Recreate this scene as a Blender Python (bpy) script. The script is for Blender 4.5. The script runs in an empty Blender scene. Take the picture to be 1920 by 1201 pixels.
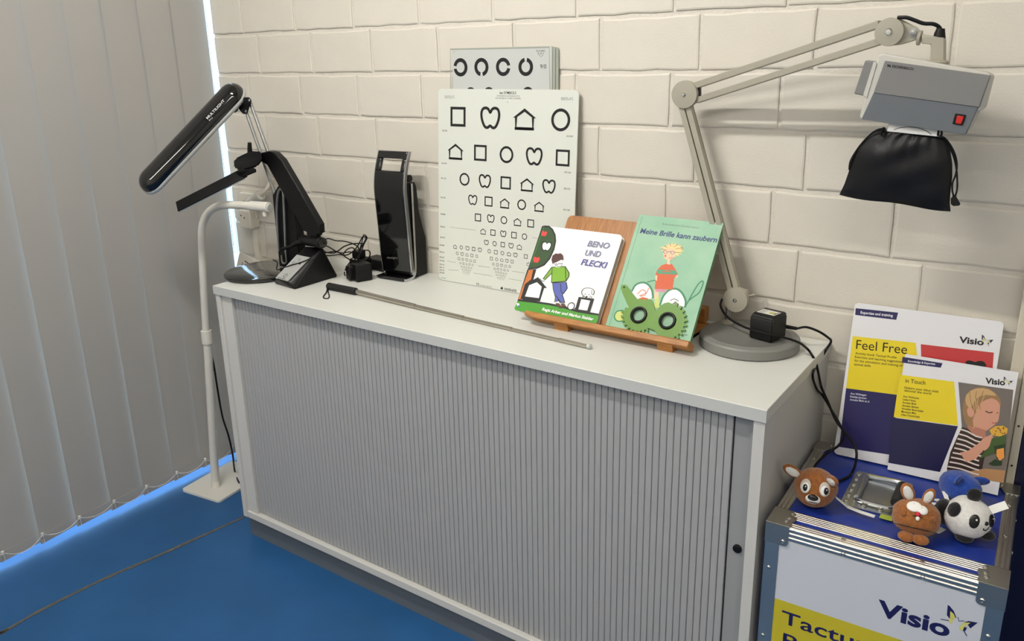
import bpy, bmesh, math, random
from mathutils import Vector, Matrix
from mathutils.geometry import tessellate_polygon

random.seed(7)
scene = bpy.context.scene
COL = scene.collection
V = Vector

# ------------------------------------------------------------------ camera
FPX, IW, IH = 1530.19, 1920.0, 1201.0
CAM = V((2.2388, -1.7813, 1.4377))
YAW, PITCH, ROLL, PPY = -0.6156, -0.2905, -0.0205, -39.65
_d = V((math.sin(YAW) * math.cos(PITCH), math.cos(YAW) * math.cos(PITCH), math.sin(PITCH)))
_r0 = V((math.cos(YAW), -math.sin(YAW), 0))
_u0 = _r0.cross(_d)
CR = _r0 * math.cos(ROLL) + _u0 * math.sin(ROLL)
CU = -_r0 * math.sin(ROLL) + _u0 * math.cos(ROLL)
CD = _d
cam_data = bpy.data.cameras.new('camera')
cam = bpy.data.objects.new('camera', cam_data)
COL.objects.link(cam)
cam_data.sensor_fit = 'HORIZONTAL'
cam_data.sensor_width = 36.0
cam_data.lens = FPX / IW * 36.0
cam_data.shift_y = PPY / IW
cam_data.clip_start = 0.02
R3 = Matrix((CR, CU, -CD)).transposed()
cam.matrix_world = Matrix.Translation(CAM) @ R3.to_4x4()
scene.camera = cam

# ------------------------------------------------------------------ colour management, sky
scene.view_settings.view_transform = 'Standard'
scene.view_settings.look = 'None'
scene.view_settings.gamma = 1.0
scene.view_settings.use_curve_mapping = False
scene.view_settings.exposure = 0.0
world = bpy.data.worlds.new('sky')
scene.world = world
world.use_nodes = True
bg = world.node_tree.nodes['Background']
bg.inputs['Color'].default_value = (0.62, 0.82, 1.0, 1)
bg.inputs['Strength'].default_value = 9.0
LAMP_WATT = 38.0            # emission strength of the ceiling tubes

# ------------------------------------------------------------------ pixel -> place helpers
def ray(px, py):
    return (CD + CR * ((px - IW / 2) / FPX) - CU * ((py - IH / 2 - PPY) / FPX))
def ax(px, py, axis, val):
    d = ray(px, py)
    t = (val - CAM[axis]) / d[axis]
    return CAM + d * t
def AX(px, py, x): return ax(px, py, 0, x)
def AY(px, py, y): return ax(px, py, 1, y)
def AZ(px, py, z): return ax(px, py, 2, z)
def srgb(c):
    o = []
    for v in c[:3]:
        v = v / 255.0
        o.append(v / 12.92 if v <= 0.04045 else ((v + 0.055) / 1.055) ** 2.4)
    return (o[0], o[1], o[2], 1.0)

class Plane:
    """a flat face in the place: origin, right axis, up axis, normal towards the room"""
    def __init__(s, o, u, v):
        s.o = V(o); s.u = V(u).normalized(); s.n = s.u.cross(V(v)).normalized(); s.v = s.n.cross(s.u)
    def px(s, x, y):
        d = ray(x, y)
        t = (s.o - CAM).dot(s.n) / d.dot(s.n)
        p = CAM + d * t - s.o
        return (p.dot(s.u), p.dot(s.v))
    def pt(s, a, b, off=0.0):
        return s.o + s.u * a + s.v * b + s.n * off

# ------------------------------------------------------------------ materials
MATS = {}
def mat(name, rgb, rough=0.5, metal=0.0, bump=None, var=None, stretch=None, sheen=0.0, coat=0.0,
        emit=0.0, transl=0.0, spec=None, aniso=None, rgb2=None, alpha=None):
    if name in MATS: return MATS[name]
    m = bpy.data.materials.new(name); m.use_nodes = True
    nt = m.node_tree; b = nt.nodes['Principled BSDF']
    col = srgb(rgb)
    b.inputs['Base Color'].default_value = col
    b.inputs['Roughness'].default_value = rough
    b.inputs['Metallic'].default_value = metal
    if spec is not None: b.inputs['Specular IOR Level'].default_value = spec
    if sheen:
        b.inputs['Sheen Weight'].default_value = sheen; b.inputs['Sheen Roughness'].default_value = 0.4
    if coat:
        b.inputs['Coat Weight'].default_value = coat; b.inputs['Coat Roughness'].default_value = 0.05
    if emit:
        b.inputs['Emission Color'].default_value = col; b.inputs['Emission Strength'].default_value = emit
    if bump or var:
        tc = nt.nodes.new('ShaderNodeTexCoord')
        mp = nt.nodes.new('ShaderNodeMapping')
        nt.links.new(tc.outputs['Object'], mp.inputs['Vector'])
        if stretch: mp.inputs['Scale'].default_value = stretch
    if var:
        sc, amt = var
        n = nt.nodes.new('ShaderNodeTexNoise'); n.inputs['Scale'].default_value = sc; n.inputs['Detail'].default_value = 6
        nt.links.new(mp.outputs['Vector'], n.inputs['Vector'])
        rp = nt.nodes.new('ShaderNodeValToRGB')
        rp.color_ramp.elements[0].position = 0.3; rp.color_ramp.elements[1].position = 0.7
        if rgb2: c2 = srgb(rgb2)
        else: c2 = tuple(max(0, x * (1 - amt)) for x in col[:3]) + (1,)
        rp.color_ramp.elements[0].color = c2; rp.color_ramp.elements[1].color = col
        nt.links.new(n.outputs['Fac'], rp.inputs['Fac']); nt.links.new(rp.outputs['Color'], b.inputs['Base Color'])
    if bump:
        sc, st = bump
        n2 = nt.nodes.new('ShaderNodeTexNoise'); n2.inputs['Scale'].default_value = sc; n2.inputs['Detail'].default_value = 5
        nt.links.new(mp.outputs['Vector'], n2.inputs['Vector'])
        bp = nt.nodes.new('ShaderNodeBump'); bp.inputs['Strength'].default_value = st; bp.inputs['Distance'].default_value = 0.002
        nt.links.new(n2.outputs['Fac'], bp.inputs['Height']); nt.links.new(bp.outputs['Normal'], b.inputs['Normal'])
    if transl:
        tr = nt.nodes.new('ShaderNodeBsdfTranslucent'); tr.inputs['Color'].default_value = col
        mx = nt.nodes.new('ShaderNodeMixShader'); mx.inputs['Fac'].default_value = transl
        out = nt.nodes['Material Output']
        nt.links.new(b.outputs['BSDF'], mx.inputs[1]); nt.links.new(tr.outputs['BSDF'], mx.inputs[2])
        nt.links.new(mx.outputs['Shader'], out.inputs['Surface'])
    MATS[name] = m
    return m

def glass_mat(name, tint=(1, 1, 1), gloss=0.08):
    if name in MATS: return MATS[name]
    m = bpy.data.materials.new(name); m.use_nodes = True
    nt = m.node_tree; nt.nodes.remove(nt.nodes['Principled BSDF'])
    out = nt.nodes['Material Output']
    t = nt.nodes.new('ShaderNodeBsdfTransparent'); t.inputs['Color'].default_value = tint + (1,)
    g = nt.nodes.new('ShaderNodeBsdfGlossy'); g.inputs['Roughness'].default_value = 0.02
    mx = nt.nodes.new('ShaderNodeMixShader'); mx.inputs['Fac'].default_value = gloss
    nt.links.new(t.outputs[0], mx.inputs[1]); nt.links.new(g.outputs[0], mx.inputs[2]); nt.links.new(mx.outputs[0], out.inputs['Surface'])
    MATS[name] = m
    return m

# ------------------------------------------------------------------ mesh building
def catmull(pts, sub=6, closed=False):
    pts = [V(p) for p in pts]; n = len(pts); out = []
    if n < 3: return pts
    rng = n if closed else n - 1
    for i in range(rng):
        if closed: p0, p1, p2, p3 = pts[(i - 1) % n], pts[i], pts[(i + 1) % n], pts[(i + 2) % n]
        else:
            p1, p2 = pts[i], pts[i + 1]
            p0 = pts[i - 1] if i > 0 else p1 * 2 - p2
            p3 = pts[i + 2] if i + 2 < n else p2 * 2 - p1
        for k in range(sub):
            t = k / sub
            out.append(0.5 * ((2 * p1) + (p2 - p0) * t + (2 * p0 - 5 * p1 + 4 * p2 - p3) * t * t + (3 * p1 - p0 - 3 * p2 + p3) * t ** 3))
    if not closed: out.append(pts[-1])
    return out

class MB:
    def __init__(s): s.v = []; s.f = []; s.m = []
    def add(s, vs, fs, mi=0):
        b = len(s.v); s.v += [tuple(x) for x in vs]
        s.f += [tuple(b + i for i in f) for f in fs]; s.m += [mi] * len(fs)
        return s
    def box(s, lo, hi, M=None, mi=0):
        x0, y0, z0 = lo; x1, y1, z1 = hi
        vs = [V(p) for p in ((x0, y0, z0), (x1, y0, z0), (x1, y1, z0), (x0, y1, z0), (x0, y0, z1), (x1, y0, z1), (x1, y1, z1), (x0, y1, z1))]
        if M is not None: vs = [M @ p for p in vs]
        return s.add(vs, [(0, 3, 2, 1), (4, 5, 6, 7), (0, 1, 5, 4), (1, 2, 6, 5), (2, 3, 7, 6), (3, 0, 4, 7)], mi)
    def loft(s, rings, closed_ring=True, caps=True, mi=0):
        n = len(rings[0]); vs = []; fs = []
        for r in rings: vs += list(r)
        for i in range(len(rings) - 1):
            for j in range(n if closed_ring else n - 1):
                a = i * n + j; b_ = i * n + (j + 1) % n
                fs.append((a, b_, b_ + n, a + n))
        if caps and closed_ring:
            fs.append(tuple(range(n - 1, -1, -1))); fs.append(tuple((len(rings) - 1) * n + j for j in range(n)))
        return s.add(vs, fs, mi)
    def tube(s, pts, r, n=8, mi=0, closed=False, flat=None):
        pts = [V(p) for p in pts]; m = len(pts); rings = []
        rad = r if isinstance(r, (list, tuple)) else [r] * m
        t0 = (pts[1] - pts[0]).normalized()
        ref = V((0, 0, 1)) if abs(t0.z) < 0.9 else V((1, 0, 0))
        nrm = t0.cross(ref).normalized()
        for i in range(m):
            if closed: t = (pts[(i + 1) % m] - pts[i - 1])
            elif i == 0: t = pts[1] - pts[0]
            elif i == m - 1: t = pts[-1] - pts[-2]
            else: t = pts[i + 1] - pts[i - 1]
            if t.length < 1e-9: t = t0.copy()
            t.normalize()
            nrm = (nrm - t * nrm.dot(t))
            if nrm.length < 1e-6: nrm = t.orthogonal()
            nrm.normalize(); bn = t.cross(nrm)
            rings.append([pts[i] + (nrm * math.cos(2 * math.pi * k / n) + bn * math.sin(2 * math.pi * k / n) * (flat or 1)) * rad[i] for k in range(n)])
        if closed: rings.append(rings[0]); return s.loft(rings, True, False, mi)
        return s.loft(rings, True, True, mi)
    def cyl(s, p0, p1, r0, r1=None, n=20, mi=0):
        return s.tube([p0, p1], [r0, r0 if r1 is None else r1], n, mi)
    def sphere(s, c, r, M=None, nu=20, nv=12, mi=0, fn=None):
        c = V(c); rx, ry, rz = r if isinstance(r, (list, tuple)) else (r, r, r)
        vs = []; fs = []
        for i in range(nv + 1):
            th = math.pi * i / nv
            for j in range(nu):
                ph = 2 * math.pi * j / nu
                p = V((math.sin(th) * math.cos(ph), math.sin(th) * math.sin(ph), math.cos(th)))
                if fn: p = fn(p)
                p = V((p.x * rx, p.y * ry, p.z * rz))
                if M is not None: p = M @ p
                vs.append(c + p)
        for i in range(nv):
            for j in range(nu):
                a = i * nu + j; b_ = i * nu + (j + 1) % nu
                if i == 0: fs.append((a, a + nu, b_ + nu))
                elif i == nv - 1: fs.append((a, a + nu, b_))
                else: fs.append((a, a + nu, b_ + nu, b_))
        return s.add(vs, fs, mi)
    def lathe(s, c, prof, n=32, axis=(0, 0, 1), mi=0):
        """prof = [(radius, height)...] around axis through c"""
        c = V(c); w = V(axis).normalized(); a = w.orthogonal().normalized(); b_ = w.cross(a)
        rings = [[c + w * h + (a * math.cos(2 * math.pi * k / n) + b_ * math.sin(2 * math.pi * k / n)) * max(r, 1e-5) for k in range(n)] for r, h in prof]
        return s.loft(rings, True, True, mi)
    def prism(s, poly, vec, mi=0, holes=()):
        """extrude a planar polygon (3D points) by vec"""
        loops = [[V(p) for p in poly]] + [[V(p) for p in h] for h in holes]
        vec = V(vec); tris = tessellate_polygon(loops); flat_ = [p for l in loops for p in l]; n = len(flat_)
        vs = flat_ + [p + vec for p in flat_]; fs = []
        for a, b_, c in tris: fs.append((a, b_, c)); fs.append((c + n, b_ + n, a + n))
        o = 0
        for l in loops:
            k = len(l)
            for i in range(k):
                a = o + i; b_ = o + (i + 1) % k
                fs.append((a, a + n, b_ + n, b_))
            o += k
        return s.add(vs, fs, mi)
    def poly(s, pts, mi=0):
        pts = [V(p) for p in pts]
        return s.add(pts, tessellate_polygon([pts]), mi)

def link(name, mesh, parent=None):
    o = bpy.data.objects.new(name, mesh); COL.objects.link(o)
    if parent is not None:
        o.parent = parent
        L = parent.get('_o')
        if L is not None: o.matrix_parent_inverse = Matrix.Translation(-V(L))
        elif parent.type == 'MESH': o.matrix_parent_inverse = Matrix.Identity(4)
    return o
def meshof(name, mb, mats, smooth=35):
    me = bpy.data.meshes.new(name); me.from_pydata(mb.v, [], mb.f)
    bm = bmesh.new(); bm.from_mesh(me)
    bmesh.ops.recalc_face_normals(bm, faces=bm.faces); bm.to_mesh(me); bm.free()
    if not isinstance(mats, (list, tuple)): mats = [mats]
    for m in mats: me.materials.append(m)
    if len(mats) > 1: me.polygons.foreach_set('material_index', mb.m)
    if smooth:
        me.polygons.foreach_set('use_smooth', [True] * len(me.polygons))
        me.set_sharp_from_angle(angle=math.radians(smooth))
    me.update()
    return me
def obj(name, mb, mats, parent=None, smooth=35, bevel=0, seg=2, kind=None, label=None, cat=None, group=None):
    o = link(name, meshof(name, mb, mats, smooth), parent)
    if bevel:
        bv = o.modifiers.new('bevel', 'BEVEL'); bv.width = bevel; bv.segments = seg; bv.limit_method = 'ANGLE'; bv.angle_limit = math.radians(40)
    if kind: o['kind'] = kind
    if label: o['label'] = label
    if cat: o['category'] = cat
    if group: o['group'] = group
    return o
def thing(name, label, cat, loc, group=None):
    e = bpy.data.objects.new(name, None); COL.objects.link(e)
    e.location = loc; e.empty_display_size = 0.05
    e['label'] = label; e['category'] = cat; e['_o'] = tuple(loc)
    if group: e['group'] = group
    return e
def B(): return MB()

# flat print: polygons and lettering laid on a Plane, one mesh, several materials
_FONT = {}
def glyphs(s, bold=0.0, shear=0.0):
    k = (s, bold, shear)
    if k in _FONT: return _FONT[k]
    cu = bpy.data.curves.new('t', 'FONT'); cu.body = s; cu.size = 1.0; cu.offset = bold; cu.shear = shear; cu.resolution_u = 4
    o = bpy.data.objects.new('t', cu); COL.objects.link(o)
    dg = bpy.context.evaluated_depsgraph_get(); dg.update()
    me = bpy.data.meshes.new_from_object(o.evaluated_get(dg))
    vs = [(v.co.x, v.co.y) for v in me.vertices]; fs = [tuple(p.vertices) for p in me.polygons]
    bpy.data.meshes.remove(me); bpy.data.objects.remove(o); bpy.data.curves.remove(cu)
    _FONT[k] = (vs, fs)
    return _FONT[k]

class Print:
    def __init__(s, plane): s.p = plane; s.mb = MB(); s.mats = []; s.lay = 0
    def mi(s, m):
        if m not in s.mats: s.mats.append(m)
        return s.mats.index(m)
    def up(s, k=1): s.lay += k
    def off(s): return 0.00025 + 0.000022 * s.lay
    def ab(s, pts, m):           # polygon in plane coordinates
        s.mb.add([s.p.pt(a, b, s.off()) for a, b in pts], tessellate_polygon([[V((a, b, 0)) for a, b in pts]]), s.mi(m)); s.up()
    def px(s, pts, m, smooth=0):           # polygon given by photo directions
        q = [s.p.px(x, y) for x, y in pts]
        if smooth: q = [(v.x, v.y) for v in catmull([V((a, b, 0)) for a, b in q], smooth, True)]
        s.ab(q, m)
    def line(s, pts, w, m, closed=False, smooth=0, isab=False):
        q = [V(p + (0,)) if isab else V(s.p.px(*p) + (0,)) for p in pts]
        if smooth: q = catmull(q, smooth, closed)
        n = len(q); vs = []; fs = []
        for i in range(n):
            if closed: t = q[(i + 1) % n] - q[i - 1]; t1 = (q[i] - q[i - 1]).normalized(); t2 = (q[(i + 1) % n] - q[i]).normalized()
            else:
                t = q[min(i + 1, n - 1)] - q[max(i - 1, 0)]; t1 = t2 = t
            t.normalize(); nn = V((-t.y, t.x, 0)); k = 1.0
            if closed:
                c = max(0.45, math.sqrt(max(0.0, (1 + t1.dot(t2)) / 2))); k = 1 / c
            vs += [s.p.pt(*(q[i] + nn * w / 2 * k).xy, s.off()), s.p.pt(*(q[i] - nn * w / 2 * k).xy, s.off())]
        for i in range(n if closed else n - 1):
            a = 2 * i; b_ = 2 * ((i + 1) % n)
            fs.append((a, b_, b_ + 1, a + 1))
        s.mb.add(vs, fs, s.mi(m)); s.up()
    def disc(s, c, r, m, n=20, isab=False, ry=None):
        a, b = c if isab else s.p.px(*c)
        s.ab([(a + r * math.cos(2 * math.pi * k / n), b + (ry or r) * math.sin(2 * math.pi * k / n)) for k in range(n)], m)
    def ring(s, c, r0, r1, m, a0=0, a1=360, n=32, isab=False):
        a, b = c if isab else s.p.px(*c); vs = []; fs = []
        for k in range(n + 1):
            t = math.radians(a0 + (a1 - a0) * k / n)
            for r in (r0, r1): vs.append(s.p.pt(a + r * math.cos(t), b + r * math.sin(t), s.off()))
        for k in range(n): fs.append((2 * k, 2 * k + 1, 2 * k + 3, 2 * k + 2))
        s.mb.add(vs, fs, s.mi(m)); s.up()
    def text(s, t, p0, p1, m, h=None, bold=0.0, shear=0.0, isab=False):
        """lettering whose baseline runs from p0 to p1; h = cap height in metres (None: natural)"""
        vs, fs = glyphs(t, bold, shear)
        if not vs: return
        x0 = min(v[0] for v in vs); x1 = max(v[0] for v in vs)
        L = V(p0) if isab else V(s.p.px(*p0)); R = V(p1) if isab else V(s.p.px(*p1))
        e = (R - L); w = e.length; e.normalize(); up = V((-e.y, e.x))
        sx = w / (x1 - x0); sy = h / 0.72 if h else sx
        out = []
        for x, y in vs:
            q = L + e * (x - x0) * sx + up * y * sy
            out.append(s.p.pt(q.x, q.y, s.off()))
        s.mb.add(out, fs, s.mi(m)); s.up()
    def build(s, name, parent, label=None):
        me = bpy.data.meshes.new(name); me.from_pydata(s.mb.v, [], s.mb.f)
        for m in s.mats: me.materials.append(m)
        me.polygons.foreach_set('material_index', s.mb.m); me.update()
        # face the room
        bm = bmesh.new(); bm.from_mesh(me); bm.normal_update()
        fl = [f for f in bm.faces if f.normal.dot(s.p.n) < 0]
        if fl: bmesh.ops.reverse_faces(bm, faces=fl)
        bm.to_mesh(me); bm.free()
        o = link(name, me, parent)
        if label: o['label'] = label
        return o
# ================================================================== THE ROOM
XW0, XW1 = -0.222, 3.0      # brick wall left and right end
ROOM_Y, CEIL = -4.2, 2.62
M_wall = mat('white_wall_paint', (216, 210, 198), 0.55, bump=(260, 0.25), var=(9, 0.05))
M_mortar = mat('painted_mortar', (213, 207, 196), 0.6, bump=(140, 1.0))
M_plain = mat('plain_white_paint', (225, 220, 208), 0.7)
M_floor = mat('blue_floor_coating', (38, 90, 142), 0.42, bump=(90, 0.1), var=(5, 0.18), spec=0.35)

o = obj('floor', B().box((-0.42, ROOM_Y, -0.05), (4.3, 0.0, 0.0)), M_floor, kind='structure')
o = obj('ceiling', B().box((-0.42, ROOM_Y, CEIL), (4.3, 0.2, CEIL + 0.05)), M_plain, kind='structure')
o = obj('wall_right', B().box((4.2, ROOM_Y, 0), (4.3, 0.2, CEIL)), M_plain, kind='structure')
o = obj('wall_front', B().box((-0.42, ROOM_Y - 0.1, 0), (4.3, ROOM_Y, CEIL)), M_plain, kind='structure')
o = obj('wall_back_plain', B().box((XW1, 0.0, 0), (4.3, 0.2, CEIL)), M_plain, kind='structure')
o.name = 'wall_back_right'
wall = obj('wall_back', B().box((XW0, 0.0042, 0), (XW1, 0.2, CEIL)), M_mortar, kind='structure')

def brick_mesh(i, w=0.2405, h=0.1145):
    rnd = random.Random(i); ring = []
    nx, nz = 5, 3
    for k in range(nx): ring.append((-w / 2 + w * k / nx, -h / 2))
    for k in range(nz): ring.append((w / 2, -h / 2 + h * k / nz))
    for k in range(nx): ring.append((w / 2 - w * k / nx, h / 2))
    for k in range(nz): ring.append((-w / 2, h / 2 - h * k / nz))
    j = [(x + rnd.uniform(-.0016, .0016), z + rnd.uniform(-.0019, .0019)) for x, z in ring]
    mb = MB(); n = len(j)
    ins = [(x * (1 - .0035 / (w / 2)), z * (1 - .0035 / (h / 2))) for x, z in j]
    vs = [V((x, 0.012, z)) for x, z in j] + [V((x, 0.0014, z)) for x, z in j] + [V((x, 0.0, z)) for x, z in ins]
    fs = []
    for r in range(2):
        for k in range(n): fs.append((r * n + k, r * n + (k + 1) % n, (r + 1) * n + (k + 1) % n, (r + 1) * n + k))
    fs.append(tuple(2 * n + k for k in range(n)))
    mb.add(vs, fs)
    return meshof('brick', mb, M_wall, smooth=12)
BR = [brick_mesh(i) for i in range(8)]
rb = random.Random(3)
for k in range(20):
    z0 = 1.5196 - 12 * 0.125 + k * 0.125
    off = 0.0 if k % 2 == 1 else -0.0655
    i0 = math.floor((XW0 - off) / 0.25)
    x = off + i0 * 0.25
    while x < XW1 - 0.02:
        a, b_ = max(x, XW0 - 0.005), min(x + 0.25, XW1 + 0.005)
        if b_ - a > 0.03:
            o = link('brick', rb.choice(BR), wall)
            o.location = ((a + b_) / 2 + rb.uniform(-.0008, .0008), rb.uniform(-.0006, .0008), z0 + 0.0625 + rb.uniform(-.0008, .0008))
            o.scale = ((b_ - a - 0.0085) / 0.2405, 1, 1)
            o.rotation_euler = (rb.uniform(-.004, .004), rb.uniform(-.003, .003), rb.uniform(-.002, .002))
        x += 0.25

# ---------------------------------------------------------------- floor joint strip
pts = [AZ(-60, 1218, 0), AZ(0, 1188, 0), AZ(60, 1153, 0), AZ(120, 1122, 0), AZ(200, 1083, 0), AZ(300, 1040, 0), AZ(400, 995, 0), AZ(460, 968, 0), AZ(500, 950, 0)]
mb = B(); rr = random.Random(5); L = []; Rr = []
cp = catmull([V((0.06, -2.2, 0))] + pts, 6)
for i, p in enumerate(cp):
    t = (cp[min(i + 1, len(cp) - 1)] - cp[max(i - 1, 0)]).normalized(); nn = V((-t.y, t.x, 0)); w = 0.0055 + rr.uniform(-.0012, .0012)
    L.append(p + nn * w); Rr.append(p - nn * w)
mb.loft([[a + V((0, 0, -.002)), a + V((0, 0, .0015)), b_ + V((0, 0, .0015)), b_ + V((0, 0, -.002))] for a, b_ in zip(L, Rr)])
obj('trim_1', mb, mat('grey_joint_filler', (98, 96, 90), 0.8, bump=(150, 0.8), var=(60, 0.4)), kind='structure')

# ---------------------------------------------------------------- window behind the blind
M_frame = mat('white_window_frame', (240, 242, 245), 0.4)
win = obj('window_1', B().box((-0.42, 0.2, 0.0), (XW0 - 0.001, 0.26, CEIL)), M_frame, kind='structure')
o = obj('wall_left', B().box((-0.42, ROOM_Y, 0), (-0.34, -2.06, CEIL)), M_plain, kind='structure')
fr = B()
for y0 in (-1.1,): fr.box((-0.42, y0, 0.03), (-0.36, y0 + 0.06, 2.4))
fr.box((-0.42, -2.06, 0.0), (-0.36, 0.2, 0.012)); fr.box((-0.42, -2.06, 2.4), (-0.36, 0.2, CEIL))
obj('window_frame', fr, M_frame, win, bevel=0.004)
for y0, y1 in ((-1.04, 0.2), (-2.06, -1.1)):
    obj('pane', B().box((-0.394, y0, 0.012), (-0.388, y1, 2.4)), glass_mat('window_glass', (0.95, 0.98, 1.0), 0.04), win)
obj('added_outside_wall', B().box((-3.4, -9, -0.02), (-3.2, 6, 3.2)), mat('pale_grey_render', (150, 158, 164), 0.8, var=(2, 0.1)), kind='structure')  # added wall outdoors, cuts the bright sky in the gap beside the blind
obj('ground', B().box((-9, -9, -0.08), (-0.42, 6, -0.02)), mat('pale_paving', (190, 192, 192), 0.8, var=(3, 0.15)), kind='structure')

# ---------------------------------------------------------------- vertical blind
M_slat = mat('grey_blind_fabric', (180, 177, 172), 0.75, bump=(900, 0.12), transl=0.10)
M_bead = mat('white_plastic', (225, 223, 218), 0.4)
XB = -0.24
blind = thing('vertical_blind', 'grey fabric vertical blind with white bead chain along its lower edge', 'blind', (XB, -0.6, 0.0))
NS = 17; PITCHB = 0.1155
obj('head_rail', B().box((XB - 0.025, -0.02 - PITCHB * NS, 2.44), (XB + 0.025, -0.012, 2.48)), M_bead, blind, bevel=0.003)
SW = 0.128
phis = {0: 2.5, 1: 3, 2: 4, 3: 4.5, 4: 5.5, 5: 5.5, 6: 8.5, 7: 5}
for k in range(NS):
    yc = -0.0735 - PITCHB * k; phi = phis.get(k, 4.5)
    mb = B(); rings = []
    nz = 12
    for i in range(nz + 1):
        z = 0.022 + (2.44 - 0.022) * i / nz
        ph = math.radians(phi * (1.0 - 0.45 * i / nz))
        row = []
        for j in range(7):
            t = j / 6 - 0.5
            bow = 0.0006 * (1 - (2 * t) ** 2)
            # the end nearer the camera (lower y) swings into the room
            row.append(V((XB - t * SW * math.sin(ph) + bow, yc + t * SW * math.cos(ph), z)))
        rings.append(row)
    front = [r for r in rings]; back = [[p + V((-0.0006, 0, 0)) for p in reversed(r)] for r in rings]
    mb.loft([f + b_ for f, b_ in zip(front, back)])
    sl = obj('blind_slat', mb, M_slat, blind, smooth=40)
    # bottom weight pocket and chain clip
    ph = math.radians(phi)
    pk = B()
    a = V((XB + SW / 2 * math.sin(ph) * 0.96 + 0.0012, yc - SW / 2 * math.cos(ph) * .97, 0)); b_ = V((XB - SW / 2 * math.sin(ph) * .96 + 0.0012, yc + SW / 2 * math.cos(ph) * .97, 0))
    n_ = V((1, 0, 0)) * 0.0012
    mid = (a + b_) / 2 + n_ * 1.6
    pk.loft([[a + V((0, 0, .024)), mid + V((0, 0, .024)), b_ + V((0, 0, .024)), b_ + n_ + V((0, 0, .024)), mid + n_ + V((0, 0, .024)), a + n_ + V((0, 0, .024))],
             [a + V((0, 0, .055)), mid + V((0, 0, .055)), b_ + V((0, 0, .055)), b_ + n_ + V((0, 0, .055)), mid + n_ + V((0, 0, .055)), a + n_ + V((0, 0, .055))]])
    obj('weight_pocket', pk, M_slat, sl)
def clip_pos(k): return V((XB + 0.016, -0.130 - PITCHB * k, 0.057))
for k in range(NS):
    p = clip_pos(k)
    mb = B().cyl(p + V((0, 0, 0.004)), p - V((0, 0, 0.006)), 0.0042, 0.0036, 10)
    mb.tube([p, p + V((-.002, .003, -0.018)), p + V((-.004, .004, -0.034))], 0.0011, 6)
    obj('chain_clip', mb, M_bead, blind)
    if k < NS - 1:
        q = clip_pos(k + 1); mb = B()
        N = 22; pts = []
        for i in range(N + 1):
            t = i / N
            pts.append(p.lerp(q, t) + V((0.002, 0, -0.027 * (1 - (2 * t - 1) ** 2) * (0.75 if k % 3 else 1.0))))
        mb.tube(pts, 0.0005, 5)
        for c in pts: mb.sphere(c, 0.00165, nu=6, nv=4)
        obj('bead_chain', mb, M_bead, blind)
# control chain hanging beside the last slat
mb = B(); N = 210
top, bot = V((-0.228, -0.016, 2.44)), V((-0.228, -0.016, 0.80))
loop = [top.lerp(bot, i / 8) for i in range(9)] + [V((-.222, -.016, .77)), V((-.214, -.016, .765)), V((-.206, -.016, .78))] + [V((-.205, -.016, .8 + 1.64 * i / 8)) for i in range(9)]
mb.tube(loop, 0.0006, 5)
for i in range(N): mb.sphere(top.lerp(bot, i / N), 0.0018, nu=6, nv=4)
obj('control_chain', mb, M_bead, blind)

# ---------------------------------------------------------------- ceiling lamps
M_lumA = mat('lit_narrow_tube', (255, 251, 244), 0.5, emit=LAMP_WATT * 7.9)
M_lum = mat('lit_tube_cover', (255, 251, 244), 0.5, emit=LAMP_WATT * 0.95)
M_case = mat('white_lamp_housing', (235, 235, 232), 0.4)
for i, (x0, x1, y, lab) in enumerate(((0.65, 1.25, -1.32, 'short white ceiling tube lamp nearest the brick wall'),
                                      (2.1, 3.6, -2.3, 'long white ceiling tube lamp over the middle of the room'),
                                      (0.2, 1.7, -3.2, 'long white ceiling tube lamp at the far side of the room'))):
    t = thing('ceiling_lamp', lab, 'lamp', ((x0 + x1) / 2, y, CEIL), 'ceiling tube lamps')
    obj('housing', B().box((x0 - .02, y - .08, CEIL - .03), (x1 + .02, y + .08, CEIL)), M_case, t)
    hw = 0.02 if i == 0 else 0.06
    obj('tube_cover', B().box((x0, y - hw, CEIL - .055), (x1, y + hw, CEIL - .0302)), M_lumA if i == 0 else M_lum, t)
# ================================================================== THE CABINET
XL, XR, YF, TZ = 0.236, 1.836, -0.433, 0.823
M_cab = mat('light_grey_laminate', (202, 201, 197), 0.45, bump=(500, 0.05))
M_top = mat('pale_grey_top_laminate', (213, 214, 208), 0.42, bump=(500, 0.04))
M_edge = mat('grey_edge_band', (194, 196, 194), 0.45)
M_slatg = mat('grey_tambour_plastic', (164, 165, 165), 0.5, bump=(600, 0.05))
M_plinth = mat('dark_grey_plinth', (96, 102, 108), 0.5)
M_black = mat('black_plastic', (12, 12, 13), 0.45, spec=0.3)
cab = thing('tambour_cabinet', 'low light grey office cabinet with a closed vertical-slat tambour front', 'cabinet', ((XL + XR) / 2, -0.22, 0))
YB = -0.004
obj('top_panel', B().box((XL, YF, TZ - 0.025), (XR, YB, TZ)), [M_top], cab, bevel=0.0012)
obj('top_edge', B().box((XL - 0.0006, YF - 0.0008, TZ - 0.0249), (XR + 0.0006, YF + 0.004, TZ - 0.0012)), M_edge, cab)
for a, b_ in ((XL + 0.002, XL + 0.021), (XR - 0.023, XR - 0.002)):
    obj('side_panel', B().box((a, YF + 0.003, 0.075), (b_, YB, TZ - 0.0255)), M_cab, cab, bevel=0.0008)
obj('back_panel', B().box((XL + 0.022, YB - 0.01, 0.09), (XR - 0.024, YB - 0.002, TZ - 0.026)), M_cab, cab)
obj('bottom_panel', B().box((XL + 0.0215, YF + 0.004, 0.075), (XR - 0.0235, YB - .012, 0.097)), M_cab, cab, bevel=0.0015)
obj('plinth', B().box((XL + 0.004, YF + 0.022, 0.0), (XR - 0.004, YB, 0.0745)), M_plinth, cab)
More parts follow.
